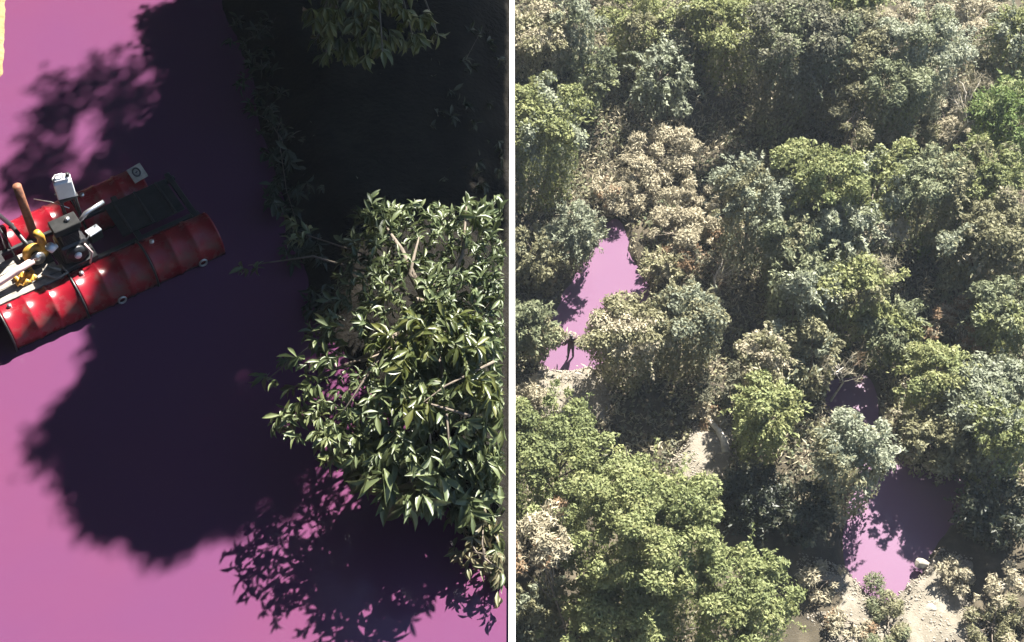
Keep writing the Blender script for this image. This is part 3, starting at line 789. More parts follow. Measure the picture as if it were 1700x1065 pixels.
# ------------------------------------------------------------------ person
def person(foot):
    import bmesh
    J = [('pelvis', (0, 0, .92), .15), ('waist', (0, 0, 1.08), .135), ('chest', (0, .01, 1.30), .165), ('neck', (0, .01, 1.47), .06), ('head', (0, .03, 1.56), .085), ('crown', (0, .035, 1.68), .085)]
    for s, e in (('l', -1), ('r', 1)):
        J += [('hip' + s, (e * .09, 0, .88), .10), ('knee' + s, (e * .12, .05 if e > 0 else -.03, .48), .062), ('ankle' + s, (e * .13, -.02, .08), .042), ('toe' + s, (e * .14, .16, .03), .04),
              ('sh' + s, (e * .19, .01, 1.40), .07), ('elb' + s, (e * (.27 if e < 0 else .30), .02, 1.13 if e < 0 else 1.14), .045), ('wr' + s, (e * (.26 if e < 0 else .36), .16, .89 if e < 0 else .98), .032), ('palm' + s, (e * (.26 if e < 0 else .38), .22, .82 if e < 0 else .95), .032)]
    ix = {j[0]: i for i, j in enumerate(J)}
    E = [('pelvis', 'waist'), ('waist', 'chest'), ('chest', 'neck'), ('neck', 'head'), ('head', 'crown')]
    for s in 'lr':
        E += [('pelvis', 'hip' + s), ('hip' + s, 'knee' + s), ('knee' + s, 'ankle' + s), ('ankle' + s, 'toe' + s), ('chest', 'sh' + s), ('sh' + s, 'elb' + s), ('elb' + s, 'wr' + s), ('wr' + s, 'palm' + s)]
        e = -1 if s == 'l' else 1
        pc = np.array(J[ix['palm' + s]][1]); dn = norm(pc - np.array(J[ix['wr' + s]][1]))
        for q in range(5):
            off = (q - 2) * .017 if q else -.045
            J.append((s + 'f%d' % q, tuple(pc + dn * (.07 + .012 * (q in (2, 3)) - .03 * (q == 0)) + np.array([0, off, 0])), .009))
            E.append(('palm' + s, s + 'f%d' % q))
    ix = {j[0]: i for i, j in enumerate(J)}
    me = bpy.data.meshes.new('body')
    me.from_pydata([j[1] for j in J], [(ix[a], ix[b]) for a, b in E], [])
    ob = bpy.data.objects.new('tmp', me); COL.objects.link(ob)
    ob.modifiers.new('skin', 'SKIN'); sub = ob.modifiers.new('sub', 'SUBSURF'); sub.levels = sub.render_levels = 2
    for i, sv in enumerate(me.skin_vertices[0].data):
        sv.radius = (J[i][2], J[i][2]); sv.use_root = (i == 0)
    dg = bpy.context.evaluated_depsgraph_get()
    m2 = bpy.data.meshes.new_from_object(ob.evaluated_get(dg))
    bpy.data.objects.remove(ob)
    m2.name = 'body'
    for mt in ('cloth', 'trousers', 'skin', 'ink'): m2.materials.append(M[mt])
    for p in m2.polygons:
        c = p.center
        p.use_smooth = True
        p.material_index = 1 if c.z < .95 and abs(c.x) < .23 else 0
        if c.z > 1.47 or (abs(c.x) > .24 and c.z < 1.12): p.material_index = 2
        if c.z > 1.47 and (c.z > 1.64 or c.y < .0): p.material_index = 3
    root = link('person', None, loc=tuple(foot))
    link('body', m2, None, root)
    fm = MB()
    fm.tube([(0, .105, 1.585), (0, .135, 1.565)], [.014, .018], 6)
    fm.build('nose', M['skin'], root)
    for e in (-1, 1): MB().tube([(e * .085, .03, 1.56), (e * .098, .03, 1.59)], [.02, .022], 6).build('ear', M['skin'], root)
    root.rotation_euler.z = math.radians(20)
    return tag(root, 'person in dark clothes standing in the shallows at the foot of the upper pink pool', 'person')


pf = px(947, 594, -0.42); pf[2] = -0.42
person(pf)


# ------------------------------------------------------------------ near foliage by the lake
def leaf_template(nseg=4, curve=0.25, fold=0.22):
    V, Fs = [], []
    prof = [0.06, 0.62, 1.0, 0.72, 0.0]
    for i in range(nseg + 1):
        t = i / nseg
        w_ = prof[i] * 0.5
        z = -curve * t * t
        V += [(-w_, t, z + fold * w_), (0, t, z), (w_, t, z + fold * w_)]
    for i in range(nseg):
        a = i * 3
        Fs += [(a, a + 1, a + 4, a + 3), (a + 1, a + 2, a + 5, a + 4)]
    return np.array(V), np.array(Fs)


LT = [leaf_template(curve=c, fold=f) for c, f in ((.15, .3), (.3, .2), (.42, .35))]


def frames(P, D, N, Ln, Wd):
    D = norm(D); X = norm(np.cross(D, N)); Z = np.cross(X, D)
    return P, X * Wd[:, None], D * Ln[:, None], Z * Ln[:, None]


def leaves_mesh(name, fr, which):
    P, X, Y, Z = fr
    Vs, Qs, b = [], [], 0
    for t in range(3):
        k = which == t
        if not k.any(): continue
        TV, TF = LT[t]
        V = P[k][:, None] + TV[None, :, 0:1] * X[k][:, None] + TV[None, :, 1:2] * Y[k][:, None] + TV[None, :, 2:3] * Z[k][:, None]
        nl = k.sum()
        Q = TF[None] + (np.arange(nl) * len(TV))[:, None, None] + b
        Vs.append(V.reshape(-1, 3)); Qs.append(Q.reshape(-1, 4)); b += nl * len(TV)
    me = mesh_np(name, np.concatenate(Vs), np.concatenate(Qs))
    me.polygons.foreach_set('use_smooth', np.ones(len(me.polygons), bool))
    return me


def rosettes(C, Dr, per, Ln, droop=0.35, spread=0.9):
    """sprays of leaves: C centre, Dr axis of the spray"""
    n = len(C)
    idx = np.repeat(np.arange(n), per)
    m_ = len(idx)
    ax = norm(Dr)[idx]
    a = rdir(m_)
    D = norm(ax * rng.uniform(0.2, 1.0, m_)[:, None] + a * spread + np.array([0, 0, -droop]))
    N = norm(np.array([0.1, 0.15, 0.8]) + ax * .3 + rng.normal(size=(m_, 3)) * .45)
    P = C[idx] - ax * (rng.uniform(0, .5, m_) * Ln[idx])[:, None]
    l = Ln[idx] * rng.uniform(.6, 1.15, m_)
    fr = frames(P, D, N, l, l * rng.uniform(.24, .36, m_))
    return fr, rng.integers(0, 3, m_), l


def clip_left(fr, which, l):
    P, X, Y, Z = fr
    tip = P + Y
    k = (P[:, 0] < -0.075) & (tip[:, 0] < -0.075) & ((P - X * .6)[:, 0] < -0.07) & ((P + X * .6)[:, 0] < -0.07)
    return (P[k], X[k], Y[k], Z[k]), which[k], l[k]


def spray_points(blobs):
    """blobs: u, v, radius px, height range over the lake, number, leaf length"""
    C, Ln = [], []
    for (u, v, r, h0, h1, n, ln) in blobs:
        q = rng.normal(size=(n, 2)); q = q / np.maximum(1, np.linalg.norm(q, axis=1, keepdims=True) / 1.25) * r * .75
        for du, dv in q:
            h_ = max(.08, rng.uniform(h0 - .12 * h1, h1 + .1 * h1))
            C.append(px(u + du, v + dv, ZL + h_)); Ln.append(ln * rng.uniform(.8, 1.2))
    return np.array(C), np.array(Ln)


def near_tree(name, label, base_px, top, blobs, mat, cat='tree', per=9, nleaf=0, droop=.4, mats2=None, limbs=10, r0=.09, extra=()):
    b = px(*base_px, ZL)
    b[2] = ZL + .05; b[0] = min(b[0], -.2)
    root = link(name, None, loc=tuple(b))
    C, Ln = spray_points(blobs)
    ctr = C.mean(0)
    Dr = norm((C - ctr) * [1, 1, .6] + [0, -.25, -.15])
    fr, wh, l = clip_left(*rosettes(C, Dr, per, Ln, droop))
    P, X, Y, Z = fr
    P = P - b
    crown_me = None
    big = np.zeros(len(P), bool)
    if nleaf:
        # the leaves that show largest are objects of their own
        score = l + .05 * rng.random(len(l))
        big[np.argsort(-score)[:nleaf]] = True
    crown = link('crown', leaves_mesh('crown', (P[~big], X[~big], Y[~big], Z[~big]), wh[~big]), L[mat], root)
    if nleaf:
        crown['kind'] = 'stuff'
        tms = []
        for t in range(3):
            TV, TF = LT[t]
            me = mesh_np('leaf', TV, TF); me.polygons.foreach_set('use_smooth', np.ones(len(me.polygons), bool))
            me.materials.append(L[mat]); tms.append(me)
        for i in np.nonzero(big)[0]:
            o = link('leaf', tms[wh[i]], None, root)
            mm = Matrix.Identity(4)
            for r_ in range(3):
                mm[r_][0], mm[r_][1], mm[r_][2], mm[r_][3] = X[i][r_], Y[i][r_], Z[i][r_], P[i][r_]
            o.matrix_local = mm
    mb = MB()
    C2 = C - b; C2[:, 0] = np.minimum(C2[:, 0], -.1 - b[0])
    trunk_mesh((0, 0, 0), C2, np.asarray(top), r0, limbs, mb)
    for pts in extra:
        q = [px(u, v, ZL + h_) - b for u, v, h_ in pts]
        mb.tube(q, list(np.linspace(.016, .006, len(q))), 6)
    mb.build('trunk', M['bark'], root)
    return tag(root, label, cat, 'trees round the pink lake')


near_tree('lakeside_tree', 'large sunlit broadleaf tree leaning over the pink lake beside the white wall', (800, 640), (-.5, .2, 1.6), [
    (640, 362, 26, 1.5, 1.8, 5, .2), (715, 352, 22, 1.5, 1.9, 5, .19), (770, 345, 26, 1.5, 1.9, 6, .18), (835, 330, 14, 1.4, 1.8, 4, .2), (585, 420, 26, 1.4, 1.7, 5, .18), (560, 520, 26, 1.4, 1.6, 6, .17), (520, 620, 26, 1.2, 1.6, 6, .15), (470, 690, 22, 1.0, 1.3, 5, .15), (545, 540, 18, 1.4, 1.7, 4, .16), (480, 600, 14, 1.3, 1.6, 3, .15),
    (700, 420, 90, 1.55, 1.81, 108, 0.122), (640, 400, 60, 1.48, 1.75, 54, 0.122), (770, 430, 70, 1.48, 1.78, 72, 0.130), (600, 470, 45, 1.40, 1.69, 34, 0.122),
    (680, 520, 90, 1.45, 1.75, 96, 0.130), (780, 520, 70, 1.48, 1.75, 72, 0.137), (720, 590, 80, 1.45, 1.69, 66, 0.144), (800, 620, 55, 1.35, 1.54, 54, 0.144),
    (640, 620, 55, 1.35, 1.60, 24, 0.130), (560, 650, 60, 1.30, 1.54, 26, 0.122), (600, 700, 70, 1.27, 1.51, 48, 0.137), (700, 690, 80, 1.35, 1.57, 48, 0.194),
    (790, 720, 60, 0.74, 0.82, 40, 0.202), (620, 755, 45, 0.90, 1.30, 24, 0.300), (680, 790, 55, 0.75, 1.15, 34, 0.310), (760, 800, 65, 0.42, 0.66, 50, 0.260), (830, 905, 18, 0.12, 0.24, 14, 0.160), (836, 960, 10, 0.09, 0.18, 7, 0.150), (815, 850, 40, 0.18, 0.36, 24, 0.194),
    (545, 585, 25, 1.38, 1.51, 7, 0.160), (525, 560, 18, 1.40, 1.51, 4, 0.160), (500, 665, 30, 1.30, 1.45, 8, 0.160), (500, 705, 28, 1.25, 1.36, 9, 0.160), (550, 735, 30, 1.00, 1.40, 10, 0.180),
    (600, 345, 22, 1.60, 1.75, 4, 0.250), (490, 380, 20, 1.52, 1.69, 5, 0.160), (440, 630, 12, 1.32, 1.45, 2, 0.160), (410, 437, 14, 1.43, 1.54, 2, 0.160), (812, 360, 22, 1.52, 1.78, 8, 0.200), (818, 560, 26, 1.20, 1.60, 21, 0.141), (822, 650, 24, 1.10, 1.50, 21, 0.150), (825, 760, 22, 0.48, 0.72, 21, 0.167), (815, 420, 26, 1.30, 1.70, 21, 0.132), (820, 470, 30, 1.43, 1.72, 10, 0.200)],
    'near', nleaf=300, extra=([(700, 560, 1.4), (600, 600, 1.4), (520, 570, 1.45), (440, 632, 1.4)], [(690, 500, 1.4), (600, 420, 1.45), (495, 385, 1.55)], [(640, 460, 1.4), (520, 425, 1.5), (412, 440, 1.45)],
                            [(780, 690, 1.7), (680, 660, 1.65), (590, 672, 1.5)], [(820, 600, 1.7), (740, 640, 1.75), (660, 700, 1.6)]))
near_tree('yellowing_shrub', 'yellow-green bough patch inside the large sunlit tree by the lake', (820, 660), (-.4, .1, 1.5), [
    (720, 545, 45, 1.6, 1.85, 26, .19), (770, 560, 40, 1.6, 1.85, 20, .2), (650, 590, 38, 1.6, 1.85, 14, .18), (690, 570, 30, 1.6, 1.85, 12, .19), (690, 665, 36, 1.6, 1.85, 10, .2), (800, 650, 30, 1.6, 1.85, 12, .2)],
    'near_yellow', 'shrub', limbs=8, r0=.05)
near_tree('dry_lakeside_shrub', 'small browning shrub at the water\u2019s edge in the lower corner by the white wall', (838, 960), (-.1, .05, .5), [
    (805, 910, 34, .2, .45, 14, .15), (760, 930, 22, .2, .35, 7, .14), (828, 950, 16, .15, .35, 7, .14), (836, 990, 8, .12, .25, 3, .15), (790, 880, 26, .3, .5, 7, .15)],
    'near_dry', 'shrub', limbs=7, r0=.03)
near_tree('olive_lakeside_tree', 'olive hanging foliage at the top edge over the dark bank', (640, -60), (-.2, -.2, 1.6), [
    (600, 30, 70, 1.0, 1.8, 50, .2), (560, 60, 40, .9, 1.3, 16, .19), (660, 20, 60, 1.2, 1.8, 30, .2), (560, -10, 60, 1.5, 2.2, 25, .2), (700, 60, 30, 1.0, 1.3, 6, .2)],
    'near_yellow', droop=.9, r0=.07)
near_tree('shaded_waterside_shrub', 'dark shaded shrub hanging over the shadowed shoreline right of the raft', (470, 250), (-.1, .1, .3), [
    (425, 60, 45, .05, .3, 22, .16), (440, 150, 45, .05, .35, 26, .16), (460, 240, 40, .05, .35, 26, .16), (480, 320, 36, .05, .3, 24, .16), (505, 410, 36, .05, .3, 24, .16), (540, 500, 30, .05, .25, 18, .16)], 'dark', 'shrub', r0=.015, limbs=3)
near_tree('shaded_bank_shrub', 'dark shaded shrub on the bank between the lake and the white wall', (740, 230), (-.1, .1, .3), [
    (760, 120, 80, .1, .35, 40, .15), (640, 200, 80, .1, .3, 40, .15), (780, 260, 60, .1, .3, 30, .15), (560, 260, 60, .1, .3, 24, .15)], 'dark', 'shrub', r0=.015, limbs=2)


# tall trees on the far shore, out of the picture: their crowns throw the broad shade on the lake
holes = [(470, 690, 26), (395, 740, 22), (430, 860, 22), (600, 930, 60), (48, 585, 108), (10, 470, 42), (75, 500, 34), (408, 650, 24), (338, 692, 22), (366, 875, 20), (525, 615, 30), (140, 230, 26), (210, 60, 30), (395, 610, 16)]


RAFT_GAP = [px(u, v, ZL + .3) for u, v in [(-90, 640), (-90, 440), (0, 415), (60, 400), (120, 440), (150, 470), (150, 510), (70, 560), (60, 640)]]


def shade_tree(name, label, base_px, blobs, tmin, tmax, lf, leaf=.16, nl=14, r0=.16, per=30):
    C = []
    for (u, v, r, n) in blobs:
        q = rng.normal(size=(n, 2)); q = q / np.maximum(1, np.linalg.norm(q, axis=1, keepdims=True) / 1.2) * r * .8
        for du, dv in q:
            a_, b_ = u + du, v + dv
            if any((a_ - h[0]) ** 2 + (b_ - h[1]) ** 2 < (h[2] + 10) ** 2 for h in holes) : continue
            C.append(px(a_, b_, ZL) + S * rng.uniform(tmin, tmax))
    C = np.array(C)
    b = px(*base_px, ZL); b[2] = ZL + .2
    root = link(name, None, loc=tuple(b))
    n = len(C) * per
    idx = np.repeat(np.arange(len(C)), per)
    P = C[idx] + rng.normal(size=(n, 3)) * .11 - b
    l = leaf * rng.uniform(.7, 1.3, n)
    shx = P[:, 0] + b[0] - SX / SZ * (P[:, 2] + b[2] - ZL)
    P = P[shx < -0.14]; n = len(P); l = l[:n]
    g_ = P + b - S * ((P[:, 2] + b[2] - ZL - .3) / SZ)[:, None]      # a gap in the crowns lets the sun onto the near end of the raft
    win = sdf(g_[:, 0], g_[:, 1], RAFT_GAP) < 0
    P = P[~win]; n = len(P); l = l[:n]
    V, Q = kites(P, rdir(n) + [0, 0, -.3], norm(rng.normal(size=(n, 3)) * .6 + S), l, l * .45)
    link('crown', mesh_np('crown', V, Q), L[lf], root)
    C2 = C - b
    k = C2[rng.permutation(len(C2))[:40]]
    trunk_mesh((0, 0, 0), k, k.mean(0), r0, nl, None, .02).build('trunk', M['bark'], root)
    return tag(root, label, 'tree', 'trees round the pink lake')


shade_tree('shade_tree', 'tall far shore tree above the top edge shading the lake before the raft', (470, -420), [
    (290, 640, 150, 300), (210, 640, 110, 150), (330, 760, 110, 220), (230, 740, 110, 170), (420, 700, 90, 130), (170, 640, 50, 45), (420, 560, 110, 160), (300, 840, 70, 70), (200, 820, 50, 35), (120, 700, 40, 12), (420, 800, 70, 60),
    (100, 610, 22, 5), (85, 680, 22, 5), (105, 745, 26, 6), (140, 800, 24, 6), (180, 850, 22, 5), (255, 885, 24, 8), (325, 885, 26, 8), (385, 850, 22, 6), (62, 640, 12, 2), (70, 740, 10, 2), (150, 860, 12, 2),
    (150, 395, 40, 60), (225, 365, 55, 90), (300, 345, 60, 90), (340, 430, 100, 160), (240, 480, 75, 110), (430, 420, 90, 120), (300, 520, 120, 180), (480, 500, 60, 60)], 10.5, 13.0, 'green')
shade_tree('shade_tree', 'tall far shore tree above the top edge shading the dark bank', (650, -420), [
    (285, 40, 40, 40), (420, 150, 130, 240), (350, 60, 70, 90), (330, 250, 90, 140), (480, 280, 110, 180), (560, 150, 120, 210), (700, 160, 120, 210), (800, 150, 100, 180), (640, 300, 100, 160), (780, 300, 100, 160), (520, 0, 120, 150), (740, 20, 130, 180), (430, -60, 90, 110), (560, 380, 70, 70)], 5.2, 7.0, 'green')
shade_tree('shade_tree', 'slender far shore tree above the top edge shading the raft\u2019s far side', (700, -520), [
    (170, 200, 70, 38), (110, 150, 40, 16), (230, 230, 70, 40), (260, 150, 50, 26), (185, 130, 40, 14), (90, 230, 40, 22), (275, 60, 40, 18), (150, 290, 80, 50), (240, 310, 90, 70), (50, 290, 40, 28), (170, 370, 50, 26), (140, 392, 40, 40), (215, 365, 55, 60), (95, 352, 34, 24), (300, 350, 50, 40), (90, 170, 18, 3), (60, 200, 14, 2)], 11.0, 13.5, 'olive', nl=3, r0=.05, per=13)


# unseen wood added round the lake to block skylight and deepen its shade
W = []
for (x0, x1, y0, y1, h0, h1, n) in ((-22, -9.0, -14, 34, 1, 20, 5200), (-11, -4.0, -6, 30, 6, 16, 4200), (-11, -0.3, -12, 5.0, .5, 9.0, 2600), (-16, -1.0, 19, 37, .5, 17, 4200)):
    q = np.stack([rng.uniform(x0, x1, n), rng.uniform(y0, y1, n), ZL + rng.uniform(h0, h1, n)], -1)
    W.append(q)
W = np.concatenate(W)
idx = np.repeat(np.arange(len(W)), 14)
n = len(idx)
P = W[idx] + rng.normal(size=(n, 3)) * .45
uu, vv = topx(P)
dep = (P - CAM) @ fw
inview = (dep > 0) & (uu > -120) & (uu < 1820) & (vv > -90) & (vv < 1160)
sh = P - S * ((P[:, 2] - ZL) / SZ)[:, None]          # where each spray's shadow would fall
us, vs_ = topx(sh)
blocks = (us > -150) & (us < 850) & (vs_ > -130) & (vs_ < 1200)
nearcam = (np.abs(P[:, 0]) < 5.5) & (np.abs(P[:, 1]) < 4.5) & (P[:, 2] > ZL + 7.5)
P = P[~inview & ~blocks & ~nearcam & (P[:, 0] < -.2)]; n = len(P)
l = rng.uniform(.35, .65, n)
V, Q = kites(P, rdir(n), norm(rng.normal(size=(n, 3)) + [0, 0, .5]), l, l * .6)
wood = tag(link('sky_blocking_wood', mesh_np('sky_blocking_wood', V, Q), L['dark']), 'unseen dense dark wood added to block the sky over the pink lake', 'wood', kind='stuff')
tr = MB()
for i in range(26):
    x, y = rng.uniform(-21, -10), rng.uniform(-12, 30)
    tr.tube([(x, y, ZL - .5), (x + rng.normal() * .4, y + rng.normal() * .4, ZL + 15)], [.3, .12], 7)
tk = tr.build('trunks', M['bark'], wood); tk['kind'] = 'stuff'


# ------------------------------------------------------------------ the raft
o0 = px(8, 545, ZL + .12)
o1 = px(375, 378, ZL + .12)
ang = math.atan2(o1[1] - o0[1], o1[0] - o0[0])
raft = link('dredge_raft', None, loc=(o0[0], o0[1], ZL))
raft.rotation_euler.z = ang
tag(raft, 'small dredging raft on red drum floats lying in the pink lake', 'raft')
length = math.hypot(o1[0] - o0[0], o1[1] - o0[1])
ca, sa = math.cos(ang), math.sin(ang)


def loc_of(u, v, h_):
    p = px(u, v, ZL + h_) - np.array([o0[0], o0[1], ZL])
    return np.array([p[0] * ca + p[1] * sa, -p[0] * sa + p[1] * ca, p[2]])


def drum_mesh():
    r = .31
    Ld = .9
    prof = [(0, 0), (.20, 0), (.27, 0), (.285, -.012), (.315, -.012), (.315, .014), (r, .02)]
    for c in (.34, .66):
        prof += [(r, c - .035), (r + .012, c - .015), (r + .012, c + .015), (r, c + .035)]
    prof += [(r, .98), (.315, .986), (.315, 1.012), (.285, 1.012), (.27, 1.0), (.2, 1.0), (0, 1.0)]
    n = 28
    V, Fs = [], []
    for (q, x) in prof:
        for k in range(n):
            w_ = 2 * math.pi * k / n
            V.append((x * Ld, q * math.cos(w_), q * math.sin(w_)))
    for i in range(len(prof) - 1):
        for k in range(n):
            k2 = (k + 1) % n
            Fs.append((i * n + k, i * n + k2, (i + 1) * n + k2, (i + 1) * n + k))
    me = bpy.data.meshes.new('float_drum')
    me.from_pydata(V, [], Fs); me.update()
    me.polygons.foreach_set('use_smooth', np.ones(len(me.polygons), bool))
    me.materials.append(M['red'])
    return me


dm = drum_mesh()
bung = MB().tube([(.12, .04, .30), (.12, .04, .335)], [.03, .03], 10).build('bung', M['steel'], raft)
bung_me = bung.data; bpy.data.objects.remove(bung)
strap_m = MB()
strap = None
for row, (y, xs_) in enumerate(((0.0, (.03, .97, 1.91)), (1.2, (-.75, .55, 1.5)))):
    for x in xs_:
        d_ = link('float_drum', dm, None, raft, (x, y, .10))
        link('bung', bung_me, None, d_)
    # straps round the drums
    for x in xs_:
        m = MB()
        pts = [(x - .025, y + .325 * math.cos(w_), .10 + .325 * math.sin(w_)) for w_ in np.linspace(0, 2 * math.pi, 25)]
        m.tube(pts, .014, 5, False)
        m.build('strap', M['dark_metal'], raft)
# long rails and cross beams
for y in (.26, .98):
    MB().box((.82, y, .30), (3.9, .06, .06)).build('rail', M['dark_metal'], raft)
for x in (-.6, .35, 1.2, 1.95, 2.7):
    MB().box((x, .62, .352), (.07, .86, .045)).build('cross_beam', M['dark_metal'], raft)
# deck planks near, dark sheet far
for i in range(6):
    y = .18 + i * .105
    m = MB().box((.02 + rng.uniform(-.04, .04), y, .392 + rng.uniform(-.004, .004)), (1.75, .095, .03))
    m.build('deck_plank', M['deck'], raft)
MB().box((2.2, .64, .385), (.85, .6, .02)).build('deck_sheet', M['deck_dark'], raft)
for x in (1.9, 2.2, 2.5):
    MB().box((x, .64, .405), (.03, .6, .02)).build('deck_rib', M['dark_metal'], raft)
# front float's handles and mooring eyes
for u, v in ((200, 492), (333, 428)):
    p = loc_of(u, v, .1)
    m = MB(); m.tube([(p[0] + .05 * math.cos(w_), -.335, .08 + .05 * math.sin(w_)) for w_ in np.linspace(0, 2 * math.pi, 13)], .013, 6, False)
    m.build('mooring_ring', M['steel'], raft)
# number plate on the rear drum
p = loc_of(228, 287, .55)
Rz = np.array([[math.cos(.15), -math.sin(.15), 0], [math.sin(.15), math.cos(.15), 0], [0, 0, 1]])
tilt = np.array([[1, 0, 0], [0, math.cos(.6), -math.sin(.6)], [0, math.sin(.6), math.cos(.6)]])
RR = Rz @ tilt
pl_ = MB().box(p, (.20, .20, .012), RR).build('number_plate', M['deck'], raft)
m = MB()
ring = [p + RR @ np.array([.045 * math.cos(w_) - .005, .055 * math.sin(w_) + .015, .009]) for w_ in np.linspace(0, 2 * math.pi, 17)]
m.tube(ring, .011, 5, False)
m.tube([p + RR @ np.array([-.02, .01, .009]), p + RR @ np.array([.012, .022, .009])], .009, 5)
m.build('plate_mark', M['ink'], pl_)
MB().tube([p + [0, .05, -.45], p + [0, .02, -.02]], .014, 6).build('plate_post', M['dark_metal'], raft)
# upright rusty pipe
p = loc_of(55, 385, .4)
MB().tube([p + [0, 0, -.1], p + [0, 0, .85]], .055, 12).build('standpipe', M['rust'], raft)
q = loc_of(47, 335, 1.0)

# pump
p = loc_of(62, 432, .40)
pump = link('water_pump', None, loc=tuple(raft.matrix_basis @ Vector(p)))
pump.location = (o0[0] + p[0] * ca - p[1] * sa, o0[1] + p[0] * sa + p[1] * ca, ZL + .40)
pump.rotation_euler.z = ang
tag(pump, 'ochre yellow snail-shaped pump on the deck of the raft', 'pump')
m = MB()
for i in range(25):
    pass
sp = [(.0 + (.07 + .05 * t / 6.28) * math.cos(t), 0, .16 + (.07 + .05 * t / 6.28) * math.sin(t)) for t in np.linspace(0, 6.28, 26)]
m.tube(sp, list(np.linspace(.045, .075, 26)), 9)
m.build('volute', M['yellow'], pump)
MB().tube([(.12, 0, .16), (.13, 0, .36), (.10, 0, .46)], [.06, .05, .05], 10).build('outlet', M['yellow'], pump)
MB().tube([(0, -.10, .16), (0, .16, .16)], [.055, .055], 12).build('shaft_housing', M['dark_metal'], pump)
MB().box((0, 0, .02), (.34, .26, .04)).build('base', M['dark_metal'], pump)
MB().tube([(0, -.10, .16), (0, -.14, .16)], [.09, .09], 14).build('flange', M['steel'], pump)

# engine
p = loc_of(125, 425, .38)
eng = link('engine', None, loc=(o0[0] + p[0] * ca - p[1] * sa, o0[1] + p[0] * sa + p[1] * ca, ZL + .40))
eng.rotation_euler.z = ang
tag(eng, 'dark petrol engine with steel exhaust in the middle of the raft', 'engine')
MB().box((0, 0, .20), (.34, .30, .30)).build('block', M['dark_metal'], eng)
for i in range(6):
    MB().box((0, 0, .365 + i * .026), (.22, .24, .012)).build('cooling_fin', M['dark_metal'], eng)
MB().box((.0, .02, .55), (.34, .22, .10)).build('fuel_tank', M['deck_dark'], eng)
MB().tube([(.05, .03, .60), (.05, .03, .63)], [.035, .035], 10).build('fuel_cap', M['steel'], eng)
fl = MB().tube([(0, -.155, .2), (0, -.20, .2)], [.13, .12], 20).build('flywheel', M['dark_metal'], eng)
MB().tube([(0, -.20, .2), (0, -.225, .2)], [.05, .04], 12).build('hub', M['white_plastic'], fl)
MB().tube([(.17, .08, .42), (.30, .12, .48), (.56, .14, .52)], [.022, .03, .03], 9).build('exhaust', M['steel'], eng)
MB().tube([(-.18, -.06, .36), (-.26, -.08, .36), (-.27, -.08, .42)], [.03, .05, .06], 10).build('air_filter', M['white_plastic'], eng)
MB().box((0, 0, .025), (.46, .40, .05)).build('mount', M['dark_metal'], eng)
MB().tube([(.12, -.17, .30), (.17, -.22, .16), (.1, -.25, .03)], .014, 6).build('fuel_line', M['hose'], eng)

# rack that carries the jerry can
p = loc_of(126, 372, .4)
for dx in (-.09, .09):
    for dy in (-.06, .06):
        MB().tube([(p[0] + dx, p[1] + dy, .36), (p[0] + dx, p[1] + dy, .93)], .012, 6).build('rack_leg', M['dark_metal'], raft)
MB().box((p[0], p[1], .94), (.24, .18, .02)).build('rack_tray', M['dark_metal'], raft)
jc = link('jerry_can', None, loc=(o0[0] + p[0] * ca - p[1] * sa, o0[1] + p[0] * sa + p[1] * ca, ZL + .952))
jc.rotation_euler.z = ang - .25
tag(jc, 'white plastic jerry can on a rack above the engine of the raft', 'jerry can')
MB().box((0, 0, .14), (.22, .15, .28)).box((0, 0, .295), (.17, .10, .04)).build('can_body', M['white_plastic'], jc)
MB().tube([(-.07, 0, .31), (-.06, 0, .36), (.02, 0, .36), (.03, 0, .31)], .014, 7).build('handle', M['white_plastic'], jc)
MB().tube([(.075, 0, .30), (.085, 0, .35)], [.026, .026], 10).build('cap', M['dark_metal'], jc)

# hoses, pipes, rag
m = MB()
m.tube([loc_of(55, 432, .58), loc_of(30, 448, .58), loc_of(0, 468, .55), loc_of(-60, 500, .48)], .045, 10)
h = m.build('discharge_hose', M['hose']); h.location = raft.location; h.rotation_euler.z = ang
tag(h, 'pale pink discharge hose leaving the pump toward the left edge', 'hose')
m = MB()
m.tube([loc_of(100, 440, .45), loc_of(112, 452, .43), loc_of(95, 462, .43), loc_of(70, 455, .45), loc_of(78, 440, .47), loc_of(100, 448, .46)], .018, 7)
h = m.build('rope', M['deck']); h.location = raft.location; h.rotation_euler.z = ang
tag(h, 'grey coiled rope on the deck in front of the pump', 'rope')
# yellow crumpled rag
c = loc_of(42, 462, .42)
g = 9
V = []
for i in range(g):
    for j in range(g):
        x, y = (i / (g - 1) - .5) * .26, (j / (g - 1) - .5) * .2
        V.append((c[0] + x, c[1] + y, .40 + .035 * math.sin(i * 1.7 + j) + .03 * math.cos(j * 2.1 - i * .6) + .03))
Q = [(i * g + j, (i + 1) * g + j, (i + 1) * g + j + 1, i * g + j + 1) for i in range(g - 1) for j in range(g - 1)]
m = MB().add(V, Q, True)
h = m.build('rag', M['yellow']); h.location = raft.location; h.rotation_euler.z = ang
h.modifiers.new('thick', 'SOLIDIFY').thickness = .008
tag(h, 'crumpled yellow rag lying on the deck planks of the raft', 'rag')


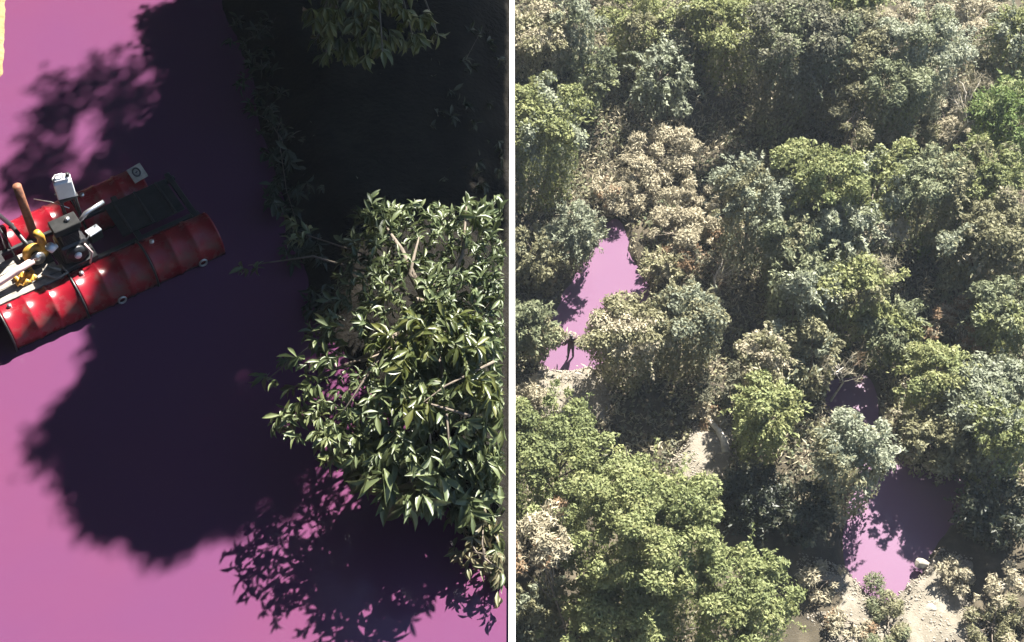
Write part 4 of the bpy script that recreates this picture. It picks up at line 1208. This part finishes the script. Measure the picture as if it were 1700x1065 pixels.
# battery and loose cables
p = loc_of(158, 392, .41)
bt = link('battery', None, loc=(o0[0] + p[0] * ca - p[1] * sa, o0[1] + p[0] * sa + p[1] * ca, ZL + .375))
bt.rotation_euler.z = ang + .2
tag(bt, 'small pale battery beside the engine of the raft', 'battery')
MB().box((0, 0, .07), (.17, .12, .14)).build('case', M['deck_dark'], bt)
MB().box((0, 0, .148), (.172, .122, .016)).build('lid', M['white_plastic'], bt)
for dx in (-.05, .05):
    MB().tube([(dx, .03, .155), (dx, .03, .175)], .011, 8).build('terminal', M['steel'], bt)
for k_, (lab, pts) in enumerate((('black cable looping from the battery over the raft deck', [(150, 388, .56), (140, 402, .5), (150, 425, .42), (120, 445, .42), (105, 430, .5)]),
                                 ('black suction hose hanging over the far drums of the raft', [(60, 420, .5), (40, 400, .62), (20, 375, .6), (-10, 350, .3)]),
                                 ('thin steel tie wire between the rusty pipe and the rack', [(56, 330, .9), (85, 335, .85), (115, 345, .85)]))):
    m = MB().tube([loc_of(*q) for q in pts], (.012, .03, .006)[k_], 7)
    h = m.build(('cable', 'suction_hose', 'tie_wire')[k_], M[('dark_metal', 'dark_metal', 'steel')[k_]]); h.location = raft.location; h.rotation_euler.z = ang
    tag(h, lab, ('cable', 'hose', 'wire')[k_])


# ------------------------------------------------------------------ haze in the air
hz = MB()
x0, x1, y0, y1, z0, z1 = -130, 130, -70, 135, -2.0, H + 6
hz.add([(x0, y0, z0), (x1, y0, z0), (x1, y1, z0), (x0, y1, z0), (x0, y0, z1), (x1, y0, z1), (x1, y1, z1), (x0, y1, z1)],
       [(0, 3, 2, 1), (4, 5, 6, 7), (0, 1, 5, 4), (1, 2, 6, 5), (2, 3, 7, 6), (3, 0, 4, 7)])
hm = bpy.data.materials.new('haze'); hm.use_nodes = True
hm.node_tree.nodes.remove(hm.node_tree.nodes['Principled BSDF'])
pv = hm.node_tree.nodes.new('ShaderNodeVolumePrincipled')
pv.inputs['Color'].default_value = (0.74, 0.85, 1.0, 1)
pv.inputs['Density'].default_value = 0.0003
pv.inputs['Anisotropy'].default_value = 0.35
hm.node_tree.links.new(pv.outputs[0], hm.node_tree.nodes['Material Output'].inputs['Volume'])
tag(hz.build('haze', hm), 'thin pale haze in the air over lake and valley', 'haze', kind='stuff')
